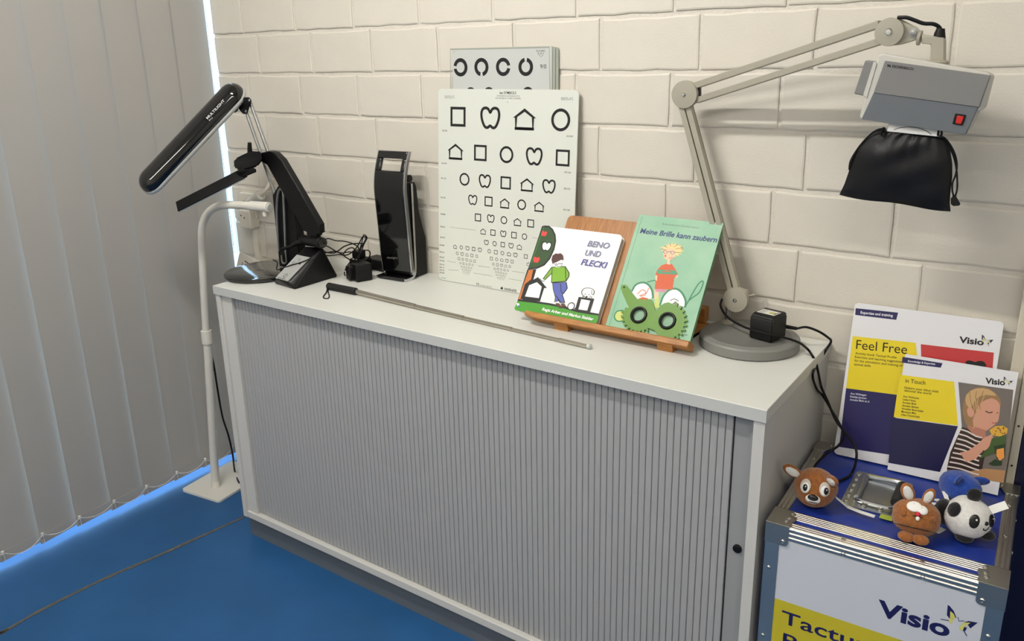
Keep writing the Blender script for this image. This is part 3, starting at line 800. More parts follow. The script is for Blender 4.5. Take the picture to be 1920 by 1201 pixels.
obj('frame', B().prism(outp, -nS * 0.004, holes=(circ(cl, RL), circ(cr, RL), hole)), M_green, gl, smooth=25)
for c in (cl, cr):
    a, b_ = PG.px(*c); ring = []
    mb = B(); mb.tube([PG.pt(a + RL * 1.08 * math.cos(2 * math.pi * k / 32), b_ + RL * 1.08 * math.sin(2 * math.pi * k / 32), 0.0012) for k in range(32)], 0.0032, 10, closed=True)
    obj('lens_ring', mb, M_black, gl)
    obj('lens', B().prism(circ(c, RL * 0.98, 24, -0.0012), -nS * 0.0012), glass_mat('lens_glass', (.97, .98, .97), 0.06), gl)
# ================================================================== LAMPS AND SMALL THINGS ON THE CABINET
M_gloss = mat('glossy_black_plastic', (8, 8, 9), 0.08, coat=0.5)
M_satin = mat('satin_black_plastic', (11, 11, 12), 0.42, spec=0.3)
M_rubber = mat('black_cable_rubber', (9, 9, 10), 0.55, spec=0.3)
M_chrome = mat('chrome_trim', (205, 208, 210), 0.18, 1.0)
M_alu = mat('brushed_aluminium', (176, 178, 178), 0.35, 1.0)
M_silver = mat('silver_plastic', (196, 198, 196), 0.35, 0.4)
M_white = mat('white_plastic_matt', (222, 220, 212), 0.45)
M_diff = mat('lamp_diffuser', (226, 228, 230), 0.5)
def frame(p, ex, ez):
    ex = V(ex).normalized(); ez = V(ez); ez = (ez - ex * ez.dot(ex)).normalized(); ey = ez.cross(ex)
    return Matrix(((ex.x, ey.x, ez.x, p[0]), (ex.y, ey.y, ez.y, p[1]), (ex.z, ey.z, ez.z, p[2]), (0, 0, 0, 1)))
def hull(points, name, m, parent, bevel=0.0, seg=3, smooth=50):
    bm = bmesh.new()
    for p in points: bm.verts.new(p)
    r = bmesh.ops.convex_hull(bm, input=bm.verts)
    bmesh.ops.delete(bm, geom=[g for g in r['geom_interior'] if isinstance(g, bmesh.types.BMVert)], context='VERTS')
    bmesh.ops.dissolve_limit(bm, angle_limit=0.02, verts=bm.verts, edges=bm.edges)
    if bevel: bmesh.ops.bevel(bm, geom=list(bm.edges), offset=bevel, segments=seg, affect='EDGES', clamp_overlap=True)
    bmesh.ops.recalc_face_normals(bm, faces=bm.faces)
    me = bpy.data.meshes.new(name); bm.to_mesh(me); bm.free(); me.materials.append(m)
    me.polygons.foreach_set('use_smooth', [True] * len(me.polygons)); me.set_sharp_from_angle(angle=math.radians(smooth))
    return link(name, me, parent)

# ---------------------------------------------------------------- tube-head desk lamp
dl = thing('desk_lamp', 'black desk lamp with a long glossy tube-shaped head on twin silver rods', 'lamp', (0.262, -0.262, TZ))
DC = V((0.262, -0.262, TZ))
disc = []
def oval(rx, ry, n=48): return [V((DC.x + rx * math.cos(2 * math.pi * k / n) , DC.y + ry * math.sin(2 * math.pi * k / n), 0)) for k in range(n)]
mb = B(); mb.loft([[p + V((0, 0, TZ + 0.0004)) for p in oval(.108, .120)], [p + V((0, 0, TZ + .006)) for p in oval(.113, .128)], [p + V((0, 0, TZ + .0105)) for p in oval(.113, .128)], [p + V((0, 0, TZ + .0125)) for p in oval(.112, .124)]])
obj('base_plate', mb, M_gloss, dl, smooth=40)
sb = [AZ(526, 505, TZ + .0128), AZ(566, 513, TZ + .0128)]
ys = -0.215
pb = V((0.300, ys, TZ + 0.0128)); 
q = [AY(511, 366, ys), AY(521, 349, ys), AY(540, 356, ys), AY(562, 505, ys), AY(524, 498, ys)]
zb = TZ + 0.0128
poly = [V((q[4].x, ys, zb)), V((q[3].x + .004, ys, zb)), q[3], AY(551, 395, ys), q[2], q[1], q[0]]
obj('lower_arm', B().prism(poly, (0, 0.030, 0)), M_satin, dl, bevel=0.004, seg=3)
mb = B().tube(catmull([AY(523, 470, ys - .006), AY(519, 400, ys - .006), AY(522, 360, ys - .006), AY(530, 357, ys - .006), AY(532, 385, ys - .006), AY(536, 474, ys - .006)], 5), 0.0036, 8)
obj('rod_loop', mb, M_alu, dl)
obj('hook', B().tube(catmull([AY(528, 478, ys - .006), AY(530, 492, ys - .006), AY(537, 492, ys - .006), AY(536, 474, ys - .006)], 5), 0.0028, 8), M_alu, dl)
yr = -0.222
for a, b_ in (((461.5, 208.6), (523, 384)), ((468, 188), (540, 388))):
    obj('rod', B().cyl(AY(*a, yr), AY(*b_, ys + 0.012), 0.0052, n=12), M_alu, dl)
# head
H0 = AY(434, 181, -0.245); H1 = AY(287, 337, -0.45)
e = (H1 - H0).normalized(); up = V((0, 0, 1)); up = (up - e * up.dot(e)).normalized()
tc_ = (CAM - (H0 + H1) / 2); tc_ = (tc_ - e * tc_.dot(e)).normalized()
N = (up * 0.86 + tc_ * 0.52).normalized(); N = (N - e * N.dot(e)).normalized(); S = N.cross(e)
HL = (H1 - H0).length; HW = 0.041
def stadium(w, n=14, z=0.0, grow=0.0):
    pts = []
    for k in range(n + 1):
        t = math.pi / 2 + math.pi * k / n; pts.append(H0 + e * (w * math.cos(t) + 0.0) + S * (w * math.sin(t)) + N * z)
    for k in range(n + 1):
        t = -math.pi / 2 + math.pi * k / n; pts.append(H1 + e * (w * math.cos(t)) + S * (w * math.sin(t)) + N * z)
    return pts
mb = B(); rings = []
for i in range(9):
    t = math.pi / 2 * i / 8
    rings.append(stadium(HW * max(math.cos(t), 0.02) ** 0.85, z=0.032 * math.sin(t)))
mb.loft(rings)
head = obj('lamp_head', mb, M_gloss, dl, smooth=60)
mb = B().loft([stadium(HW * 1.02, z=-0.012), stadium(HW * 1.06, z=-0.008), stadium(HW * 1.06, z=-0.003), stadium(HW * 1.0, z=0.0002)])
obj('silver_rim', mb, M_silver, head, smooth=50)
obj('diffuser', B().loft([stadium(HW * 0.9, z=-0.0135), stadium(HW * .9, z=-.0122)]), M_diff, head)
ph = Plane(H0 + N * 0.0262 + S * -0.017, e, S)
if ph.n.dot(N) < 0: ph = Plane(ph.o, -e, S)
ph = Plane(H0 + N * 0.0225 + S * -0.0195, -e, -S) if Plane(H0, -e, -S).n.dot(N) > 0 else Plane(H0 + N * 0.0225 + S * -0.0195, -e, S)
# lettering runs towards the hinge, on the flank of the shell that faces the room
side = -S if (-S).dot(V((1, -1, -.2))) > 0 else S
nrm = (N * 0.75 + side * 0.66).normalized()
po = H0 + e * 0.095 + side * (HW * 0.70) + N * 0.0245
pt_ = Plane(po + nrm * 0.0016, -e, N * .66 - side * .75)
if pt_.n.dot(nrm) < 0: pt_ = Plane(po + nrm * 0.0016, e, N)
tp = Print(pt_); Mtx = mat('pale_lettering', (215, 215, 212), 0.5)
tp.text('MULTILIGHT', (0, 0), (0.072, 0), Mtx, 0.0075, 0.01, isab=True); tp.text('Pro', (0, -0.0075), (0.013, -0.0075), Mtx, 0.0045, isab=True)
tp.build('lettering', head)
# hinge
hull([AY(444, 192, -.238), AY(452, 183, -.238), AY(467, 182, -.232), AY(472, 188, -.232), AY(468, 195, -.232), AY(461, 197, -.232), AY(466, 206, -.232), AY(464, 213, -.232), AY(456, 214, -.232), AY(448, 205, -.238),
      AY(444, 192, -.20), AY(452, 183, -.20), AY(467, 182, -.21), AY(472, 188, -.21), AY(466, 206, -.21), AY(464, 213, -.21), AY(456, 214, -.21), AY(448, 205, -.20)], 'hinge', M_satin, dl, 0.0012)
hull([AY(432, 205, -.245), AY(440, 212, -.245), AY(447, 207, -.245), AY(447, 190, -.245), AY(432, 205, -.21), AY(440, 212, -.21), AY(447, 207, -.21), AY(447, 190, -.21), AY(425, 195, -.23)], 'hinge_knuckle', M_satin, dl, 0.002)
for a in ((467.9, 188), (461.5, 208.6)):
    obj('bolt', B().lathe(AY(*a, -0.2325), [(0.0042, 0), (0.0042, .0015), (0.003, .0025), (0.0012, .0018)], 12, (0, -1, 0)), M_chrome, dl)

# ---------------------------------------------------------------- LED bar lamp with wedge base
ll = thing('desk_lamp', 'matt black desk lamp with a flat LED bar and silver-panelled wedge base', 'lamp', (0.43, -0.26, TZ))
zt = TZ + 0.0004
A = AZ(515, 531, zt); Bp = AZ(553, 542.5, zt); Cp = AZ(633, 518, zt); Dp = V((0.375, -0.175, zt))
lip = 0.015
bl, br = AY(516, 522, -0.338), AY(541, 528, -0.345)
tl, tr = AY(557, 477, -0.252), AY(584, 483, -0.255)
kn = [AY(572, 462, -0.235), AY(604, 464, -0.235), AY(604, 464, -0.205), AY(572, 462, -0.205)]
pts = [A, Bp, Cp, Dp, A + V((0, .002, lip * .5)), Bp + V((0, .002, lip * .5)), bl, br] + kn + [Cp + V((-.004, 0, .006)), Dp + V((0, 0, .006))]
base = hull(pts, 'wedge_base', M_satin, ll, 0.004, 3)
pp = Plane((bl + br) / 2, br - bl, (kn[0] + kn[1] - bl - br) / 2)
mid_n = pp.n
def pq(px_, py_, off): return pp.pt(*pp.px(px_, py_), off)
# panel sits on the sloping face
pl_pts = [pq(517, 521, 0.0012), pq(540, 527, 0.0012), pq(582, 483, 0.0012), pq(557, 477.5, 0.0012)]
pan2 = obj('control_panel', B().prism(pl_pts, -pp.n * 0.004), M_silver, base)
tp = Print(pp); tp.lay = 55
c = pp.px(536, 516.5)
tp.ring(c, 0.0062, 0.0078, M_ink, 125, 415, isab=True); tp.line([c, (c[0], c[1] + .0075)], 0.0018, M_ink, isab=True)
tp.disc(pp.px(563, 494.5), 0.004, M_black, 14, isab=True); tp.ring(pp.px(551, 492), 0.0032, 0.0042, M_black, isab=True); tp.ring(pp.px(562, 487.5), 0.0032, 0.0042, M_black, isab=True)
tp.text('Daylight', pp.px(522, 521), pp.px(535, 524.5), M_ink, 0.003, .01, isab=True)
tp.build('panel_print', pan2)
hz = AY(589, 452, -0.235)
obj('hinge_barrel', B().cyl(AY(568, 449, -0.205), AY(604, 455, -0.26), 0.0155, n=24), M_satin, ll, bevel=0.002)
ec = AY(604, 455, -0.261)
obj('hinge_cap', B().lathe(ec, [(0.012, 0), (0.012, .002), (0.009, .003)], 20, AY(604, 455, -0.26) - AY(568, 449, -0.205)), M_gloss, ll)
obj('hinge_lever', B().tube([AY(572, 452, -0.215), AY(557, 455, -0.225), AY(545, 462, -0.235), AY(528, 467, -.24)], [0.010, 0.008, 0.0055, 0.0045], 10), M_satin, ll)
ya = -0.250
arm = [(500, 309), (487, 301), (489, 286), (503, 283), (514, 286), (527, 299), (560, 355), (598, 421), (599, 438), (595, 438), (594, 443), (575, 441), (574, 435), (569, 433), (567, 428)]
obj('arm', B().prism([AY(x, y, ya) for x, y in arm], (0, 0.022, 0)), M_satin, ll, bevel=0.003, seg=3)
obj('arm_neck', B().prism([AY(x, y, ya + .004) for x, y in ((575, 436), (594, 440), (596, 452), (577, 449))], (0, 0.014, 0)), M_satin, ll)
hull([AY(x, y, yy) for x, y in ((437, 307), (441, 297), (455, 290), (470, 283), (491, 284), (493, 299), (483, 312), (458, 320), (443, 318)) for yy in (-0.285, -0.245)], 'head_joint', M_satin, ll, 0.005, 3)
hull([AY(x, y, yy) for x, y in ((440, 322), (478, 314), (482, 322), (455, 333), (448, 331)) for yy in (-0.300, -0.25)], 'head_clamp', M_satin, ll, 0.003, 2)
obj('joint_knob', B().tube([AY(469, 290, -.262), AY(468, 276, -.262), AY(468, 267, -.262)], [0.0075, 0.0065, 0.0055], 12), M_satin, ll, bevel=0.001)
t0, t1 = AY(462, 323, -0.282), AY(333, 388.5, -0.41)
ee = (t1 - t0); LL = ee.length; tcam = (CAM - t0).normalized(); Mx = frame(t0, ee, V((0, 0, 1)) * 0.7 + tcam * 0.75)
obj('led_bar', B().box((0, -0.0175, 0.0), (LL, 0.0175, 0.0055), Mx), M_satin, ll, bevel=0.0015)
obj('led_diffuser', B().box((0.01, -0.0165, -0.0055), (LL - .004, 0.0165, -0.0002), Mx), M_diff, ll, bevel=0.001)

# ---------------------------------------------------------------- folded lamp by the chart
fl = thing('folding_lamp', 'folded glossy black lamp with chrome edges and a carrying slot beside the chart', 'lamp', (0.62, -0.06, TZ))
F0 = AY(711, 507, -0.118); F0.z = 0; Wd = V((0.995, 0.06, 0)).normalized(); Dd = V((-Wd.y, Wd.x, 0))
def fp(w, d, z): return F0 + Wd * w + Dd * d + V((0, 0, z))
prof = catmull([V((d, z, 0)) for d, z in ((.016, .838), (.012, .90), (.008, .98), (.004, 1.04), (.002, 1.085), (.008, 1.125), (.020, 1.16), (.032, 1.187))], 4)
FW = 0.104; TKp = 0.013
def band(w0, w1, za, zb_, t=TKp, d0=0.0):
    ps = [p for p in prof if za - 1e-6 <= p.y <= zb_ + 1e-6]
    return [[fp(w0, p.x + d0, p.y), fp(w1, p.x + d0, p.y), fp(w1, p.x + d0 + t, p.y), fp(w0, p.x + d0 + t, p.y)] for p in ps]
mb = B(); zs_ = [p.y for p in prof]; zc0 = min(zs_, key=lambda z: abs(z - 1.135)); zc1 = min(zs_, key=lambda z: abs(z - 1.166))
mb.loft(band(0.0, FW, 0, zc0)); mb.loft(band(0.0, 0.016, zc0, zc1)); mb.loft(band(FW - 0.014, FW, zc0, zc1)); mb.loft(band(0.0, FW, zc1, 2))
pnl = obj('folded_head', mb, M_gloss, fl, smooth=40, bevel=0.0022)
mb = B(); mb.loft(band(FW + 0.0003, FW + 0.0050, 0, 2, t=TKp * 0.8, d0=0.0014)); 
obj('chrome_edge', mb, M_chrome, pnl, smooth=40)
mb = B(); mb.loft(band(-0.0022, -0.0003, 0, 2, t=TKp * 0.8, d0=0.0014)); obj('chrome_edge', mb, M_chrome, pnl, smooth=40)
pf = Plane(fp(0.0, prof[3].x, prof[3].y), Wd, (0, 0, 1)); tp = Print(pf); tp.lay = 30
tp.text('daylight', (0.022, -0.004), (0.062, -0.001), M_grey_ink, 0.006, 0, .2, isab=True); tp.build('lettering', pnl)
body = [(.030, .8235), (.098, .8235), (.100, .935), (.090, .965), (.076, 1.01), (.070, 1.085), (.062, 1.10), (.030, 1.10)]
obj('rear_body', B().prism([fp(0.004, d, z) for d, z in body], Wd * (FW - 0.008)), M_satin, fl, bevel=0.003, seg=2)
trim = catmull([V((d, z, 0)) for d, z in ((-.010, .8275), (.012, .8275), (.028, .832), (.036, .85), (.038, .90), (.039, 1.0), (.040, 1.098))], 6)
for w0, w1 in ((FW - 0.0035, FW + 0.0025), (-0.0025, 0.0035)):
    mb = B(); rings = []
    for i, p in enumerate(trim):
        t = (trim[min(i + 1, len(trim) - 1)] - trim[max(i - 1, 0)]).normalized(); nn = V((-t.y, t.x, 0)) * 0.0042
        a, b_ = p + nn, p - nn
        rings.append([fp(w0, a.x, max(a.y, .8236)), fp(w1, a.x, max(a.y, .8236)), fp(w1, b_.x, max(b_.y, .8236)), fp(w0, b_.x, max(b_.y, .8236))])
    mb.loft(rings); obj('chrome_side_trim', mb, M_chrome, fl, smooth=40)
obj('foot_plate', B().prism([fp(w, d, .8235) for w, d in rrect(FW - .008, 0.066, .008)] if False else [fp(0.004 + a, -0.012 + b_, .8235) for a, b_ in rrect(FW - .008, 0.047, .008)], (0, 0, 0.010)), M_gloss, fl, bevel=0.0015)
obj('hinge_barrel', B().cyl(fp(0.02, .040, 1.112), fp(FW - 0.002, .040, 1.112), 0.0105, n=20), M_satin, fl, bevel=0.001)

# ---------------------------------------------------------------- adapters and tangled cable
def boxat(c, sx, sy, sz, rz=0.0, tilt=0.0):
    return Matrix.Translation(V(c)) @ Matrix.Rotation(rz, 4, 'Z') @ Matrix.Rotation(tilt, 4, 'X'), (-sx / 2, -sy / 2, 0), (sx / 2, sy / 2, sz)
ad = thing('plug_adapter', 'small black two-prong plug adapter lying in front of the tangled cable', 'adapter', (0.562, -0.175, TZ))
M4, lo, hi = boxat((0.568, -0.168, TZ + .0006), .040, .050, .050, math.radians(-20))
obj('body', B().box(lo, hi, M4), M_satin, ad, bevel=0.004, seg=3)
M5, lo, hi = boxat((0.549, -0.180, TZ + .004), .026, .040, .040, math.radians(-20)); obj('plug_face', B().box(lo, hi, M5), M_satin, ad, bevel=0.003)
for dz in (0.014, 0.032):
    p = AY(655, 519 if dz < .02 else 509, -0.190); obj('prong', B().cyl(p, p + V((-.018, -.004, 0)), 0.0022, n=8), M_chrome, ad)
ad2 = thing('power_brick', 'long black power brick lying against the wall behind the folded lamp', 'adapter', (0.52, -0.045, TZ))
M4, lo, hi = boxat((0.528, -0.045, TZ + .0006), .100, .052, .034, math.radians(-6)); obj('body', B().box(lo, hi, M4), M_satin, ad2, bevel=0.004, seg=3)
M5, lo, hi = boxat((0.528, -0.045, TZ + .0165), .1008, .0528, .0012, math.radians(-6)); obj('seam', B().box(lo, hi, M5), M_rubber, ad2)
ad3 = thing('plug_adapter', 'black plug adapter standing upright in the middle of the tangled cable', 'adapter', (0.505, -0.105, TZ))
M4, lo, hi = boxat((0.505, -0.108, TZ + .0006), .052, .046, .046, math.radians(12)); obj('body', B().box(lo, hi, M4), M_satin, ad3, bevel=0.005, seg=3)
M5, lo, hi = boxat((0.500, -0.108, TZ + .0466), .030, .030, .022, math.radians(12)); obj('plug_face', B().box(lo, hi, M5), M_satin, ad3, bevel=0.003)
p = AY(668, 486, -0.135); obj('rating_label', B().box((p.x - .012, p.y - .003, p.z - .001), (p.x + .004, p.y - .001, p.z + .0015)), M_white, ad3)
cab_t = thing('lamp_cable', 'tangled thin black lamp cables looped between the wedge base and the adapters', 'cable', (0.5, -0.13, TZ))
def yc(t): return -0.235 + 0.13 * t
strands = [
    [(604, 460), (606, 452), (615, 447), (630, 451), (645, 452), (660, 456), (672, 464), (674, 480), (668, 490)],
    [(604, 463), (612, 461), (622, 466), (632, 472), (642, 474), (655, 472), (663, 474)],
    [(604, 466), (610, 472), (625, 474), (634, 470), (645, 462), (660, 457), (680, 456)],
    [(605, 474), (615, 473), (628, 471), (640, 476), (650, 483), (658, 488)],
    [(606, 479), (620, 479), (634, 477), (648, 478), (658, 474), (670, 462), (680, 444), (686, 447), (678, 462), (674, 472)],
    [(674, 470), (679, 452), (682, 440), (688, 446), (682, 458), (676, 474), (664, 488), (652, 500), (646, 510), (648, 518), (655, 519)],
    [(660, 486), (650, 500), (646, 512), (650, 519), (656, 519)],
    [(681, 470), (690, 469), (694, 474), (692, 482), (686, 488)],
    [(643, 477), (650, 468), (660, 464), (666, 470), (664, 480)]]
for k, s_ in enumerate(strands):
    n = len(s_); pts = [AY(x, y, yc((x - 604) / 90.0) + 0.006 * math.sin(k * 2.1 + i * 1.3)) for i, (x, y) in enumerate(s_)]
    for p in pts:
        if p.z < TZ + 0.003: p.z = TZ + 0.003
    obj('cable_strand', B().tube(catmull(pts, 5), 0.0018, 6), M_rubber, cab_t)
obj('cable_strand', B().tube(catmull([AY(512, 487, -.25), AY(520, 492, -.255), AY(519, 505, -.27), AY(530, 503, -.30), AY(545, 497, -.30), AY(560, 493, -.29), AY(578, 486, -.282), AY(590, 478, -.27), AY(600, 470, -.262)], 5), 0.0017, 6), M_rubber, cab_t)

# ---------------------------------------------------------------- telescopic pointer
ptr = thing('pointer_rod', 'thin silver telescopic pointer with a black grip lying along the cabinet front', 'pointer', (1.0, -0.30, TZ))
h0, h1, tip = AZ(615, 535.5, TZ + .0105), AZ(668, 546, TZ + .0105), AZ(1101, 648, TZ + .0062)
obj('grip', B().tube([h0, h0.lerp(h1, .03), h0.lerp(h1, .97), h1], [0.008, .0098, .0098, .009], 14), mat('black_foam_grip', (20, 20, 20), 0.85, bump=(400, .4)), ptr)
segs = [0, .3, .52, .72, .9, 1.0]; rad = [.0062, .0055, .0048, .0042, .0048]
for i in range(5):
    a, b_ = h1.lerp(tip, segs[i]), h1.lerp(tip, segs[i + 1])
    a = V((a.x, a.y, TZ + rad[i] + .0004)) if i else a; b_ = V((b_.x, b_.y, TZ + rad[i] + .0004))
    obj('rod_section', B().cyl(a, b_, rad[i], n=12), mat('polished_steel', (190, 184, 172), 0.2, 1.0), ptr)
tt = (tip - h1).normalized()
obj('tip_cap', B().lathe(V((tip.x, tip.y, TZ + .0062)), [(0.0045, 0), (0.0058, .001), (0.0058, .008), (.003, .011)], 14, tt), M_silver, ptr)
strap = [AZ(614, 538, TZ + .006), AZ(613, 544, TZ + .003), AZ(611, 549, TZ + .0018), AZ(606, 556, TZ + .0016), AZ(609, 559, TZ + .0016), AZ(616, 558.5, TZ + .0016), AZ(617, 553, TZ + .0016), AZ(615, 546, TZ + .0025), AZ(615, 539, TZ + .006)]
obj('wrist_loop', B().tube(catmull(strap, 5), 0.0015, 6), M_rubber, ptr)

# ---------------------------------------------------------------- wall socket, plug and trunking
so = thing('wall_socket', 'white double wall socket with a plug in the corner beside the blind', 'socket', (-0.12, 0, 0.95))
M_sock = mat('ivory_plastic', (226, 220, 206), 0.4)
obj('socket_plate', B().box((-0.165, -0.014, 0.915), (-0.085, 0.004, 1.0)), M_sock, so, bevel=0.004, seg=3)
obj('socket_plate', B().box((-0.150, -0.038, 0.880), (-0.088, 0.004, 0.945)), M_sock, so, bevel=0.006, seg=3)
for x, z in ((-.135, .925), (-.118, .918)): obj('socket_hole', B().lathe((x, -0.0384, z), [(0.0028, 0), (.0028, .0006)], 10, (0, -1, 0)), M_black, so)
obj('socket_hole', B().lathe((-0.143, -0.0144, .962), [(0.010, 0), (.010, .0006)], 16, (0, -1, 0)), M_black, so)
obj('trunking', B().box((-0.118, -0.012, 0.002), (-0.096, 0.004, 0.8795)), M_sock, so, bevel=0.001)
pg = thing('plug', 'round white plug with a thick grey-white cable in the wall socket', 'plug', (-0.1, -0.03, 0.97))
pa, pb_ = AY(473, 378, -0.016), AY(490, 366, -0.055)
obj('plug_body', B().tube([pa, pa.lerp(pb_, .8), pb_], [.019, .0185, .014], 18), M_sock, pg, bevel=0.001)
obj('plug_light', B().lathe(AY(484, 364.5, -0.062), [(0.0042, 0), (.004, .0015)], 12, (0.6, -0.9, 0.1)), mat('orange_neon_dot', (236, 106, 70), 0.4), pg)
obj('plug_cable', B().tube(catmull([pb_, AY(497, 358, -0.06), AY(503, 349, -0.05), AY(507, 342, -0.03), AY(515, 338, -.008), AY(524, 380, -.006), AY(526, 440, -.006)], 5), 0.0055, 10), M_sock, pg)

# ---------------------------------------------------------------- white peaked board in the corner
pk = thing('peaked_board', 'white board with a peaked top in the corner behind the oval lamp base', 'board', (-0.12, -0.05, 0))
yk = -0.06
def pkp(x, y): return AY(x, y, yk)
ap = pkp(449, 473)
outl = [ap, pkp(500, 497), V((pkp(500, 497).x, yk, 0.001)), V((pkp(455, 500).x + .012, yk, 0.001)), pkp(459, 507), pkp(455, 489), pkp(449, 507), V((pkp(443, 505).x + .002, yk, .30)), V((pkp(443, 505).x - .002, yk, .30)), pkp(442, 505)]
obj('board', B().prism(outl, (0, 0.006, 0)), mat('white_board_paint', (214, 208, 196), 0.6), pk)
obj('slot', B().prism([pkp(459.5, 488), pkp(470, 495.5), pkp(469.5, 496.8), pkp(459, 489.5)], (0, -0.0006, 0)), M_black, pk)

# ---------------------------------------------------------------- white floor lamp
wf = thing('floor_lamp', 'white floor lamp with a square foot and a gooseneck bent over to the right', 'lamp', (-0.1, -0.26, 0))
M_wl = mat('white_lamp_paint', (216, 213, 204), 0.42)
fa, fb = AZ(340, 921, .0), AZ(411, 943.5, .0)
uu = (fb - fa).normalized(); vv = V((-uu.y, uu.x, 0)); fw = (fb - fa).length
plate = [fa + uu * a + vv * b_ for a, b_ in rrect(fw, 0.235, 0.014)]
obj('foot_plate', B().prism([p + V((0, 0, .0004)) for p in plate], (0, 0, 0.009)), M_wl, wf, bevel=0.002)
yp = -0.285
lo_ = AZ(405, 911, 0.0095); yp = lo_.y
obj('foot_collar', B().cyl(lo_, lo_ + V((0, 0, .022)), 0.0165, 0.0155, n=20), M_wl, wf)
c1_, c2_ = AY(389, 640, yp), AY(386.5, 621, yp)
obj('lower_post', B().cyl(lo_ + V((0, 0, .02)), c1_, 0.0138, n=18), M_wl, wf)
obj('post_collar', B().cyl(c1_ - V((0, 0, .006)), c2_ + V((0, 0, .004)), 0.0172, n=20), M_wl, wf, bevel=0.001)
neck = catmull([AY(386.5, 622, yp), AY(382, 540, yp), AY(378.5, 460, yp), AY(379, 428, yp), AY(385, 407, yp), AY(398, 392, yp), AY(416, 385, yp), AY(440, 384, yp), AY(478, 386, yp)], 6)
obj('gooseneck', B().tube(neck, 0.0118, 16), M_wl, wf)
ca, cb = AY(470, 385.6, yp), AY(504, 388, yp)
obj('neck_collar', B().cyl(ca, cb, 0.0142, n=18), M_wl, wf, bevel=0.001)
obj('neck_end', B().cyl(cb, cb + (cb - ca).normalized() * 0.006, 0.0085, n=16), M_silver, wf)
obj('neck_knob', B().lathe(AY(497, 405, yp), [(.006, 0), (.007, .004), (.007, .012), (.003, .016)], 14, (0, 0, 1)), M_wl, wf)
cbl = [AY(391, 650, yp + .02), AY(400, 680, yp + .03), AY(408, 730, yp + .04), AY(417, 780, yp + .04), AY(428, 815, yp + .04), AY(436, 850, yp + .05)]
g0 = AZ(440, 882, .013); cbl += [g0, AZ(447, 902, .012), g0 + V((.1, .06, 0)) if False else AZ(452, 905, .012)]
obj('cable', B().tube(catmull(cbl, 6), 0.0032, 8), M_rubber, wf)
# ================================================================== MAGNIFIER LAMP
M_arm = mat('beige_grey_lamp_paint', (164, 159, 144), 0.42)
M_basegrey = mat('grey_cast_base', (124, 124, 120), 0.4)
M_lt = mat('light_grey_housing', (196, 194, 186), 0.5)
M_up = mat('mid_grey_panel', (122, 121, 120), 0.55)
M_dn = mat('blue_grey_panel', (98, 103, 108), 0.55)
ML = thing('magnifier_lamp', 'beige jointed-arm magnifier lamp with a grey box head and round grey base', 'lamp', (1.692, -0.118, TZ))
bc = V((1.692, -0.119, TZ))
obj('base', B().lathe(bc, [(.101, .0004), (.1055, .003), (.1055, .021), (.102, .0245), (.088, .0262), (.085, .0248), (.012, .0252)], 56), M_basegrey, ML, smooth=30)
pin = AZ(1364, 606, TZ + .0255)
obj('base_boss', B().lathe(pin, [(.013, 0), (.013, .003), (.009, .008), (.0065, .010)], 20), M_arm, ML)
yj = pin.y
j0 = AY(1380, 561, yj - .012)
obj('base_pin', B().cyl(pin + V((0, 0, .008)), V((pin.x, yj, j0.z - .01)), 0.0062, n=14), M_alu, ML)
def pad(c, r, name, ax_=(0, -1, 0), t=0.006, bolt=0.0045):
    o = obj(name, B().lathe(c, [(r * .96, -t * 2.4), (r, -t * 2.2), (r, -t * .2), (r * .985, 0), (r * .3, t * .35), (.001, t * .35)], 36, ax_), M_arm, ML, smooth=30)
    obj('bolt', B().lathe(c + V(ax_).normalized() * (t * .35), [(bolt, 0), (bolt, .001), (bolt * .7, .0028), (.0005, .003)], 14, ax_), M_chrome, o)
    return o
def mm(px_, c): return px_ * (c - CAM).dot(CD) / FPX
pad(j0 + V((0, -.006, 0)), mm(23.5, j0), 'base_joint')
ye = -0.062
je = AY(1284.5, 177, ye - .012)
pad(je + V((0, -.006, 0)), mm(25.5, je), 'elbow_joint')
# lower post: two slim channels
def bar(a, b_, wd, th, side=V((1, 0, 0))):
    d = (b_ - a).normalized(); s = (side - d * side.dot(d)).normalized(); n_ = d.cross(s)
    return B().loft([[p + s * wd / 2 + n_ * th / 2, p - s * wd / 2 + n_ * th / 2, p - s * wd / 2 - n_ * th / 2, p + s * wd / 2 - n_ * th / 2] for p in (a, b_)])
for (a, b_) in (((1372, 548), (1279, 198)), ((1384, 546), (1291, 197))):
    obj('lower_arm_bar', bar(AY(*a, yj - .004), AY(*b_, ye - .004), mm(10.5, je), 0.016), M_arm, ML, bevel=0.0012)
obj('lower_arm_core', bar(AY(1385, 545, yj + .006), AY(1294, 200, ye + .006), 0.012, 0.010), mat('darker_grey_channel', (120, 116, 104), .6), ML)  # core bar in a darker grey than the two arm bars
hull([V((je.x - .012, ye + .004, je.z - .02)), V((je.x + .03, ye + .004, je.z + .018)), V((je.x + .032, ye + .004, je.z - .015)), V((je.x, ye + .004, je.z + .02)), V((je.x - .012, ye - .008, je.z - .02)), V((je.x + .03, ye - .008, je.z + .018)), V((je.x + .032, ye - .008, je.z - .015)), V((je.x, ye - .008, je.z + .02))], 'elbow_plate', M_black, ML, 0.001)
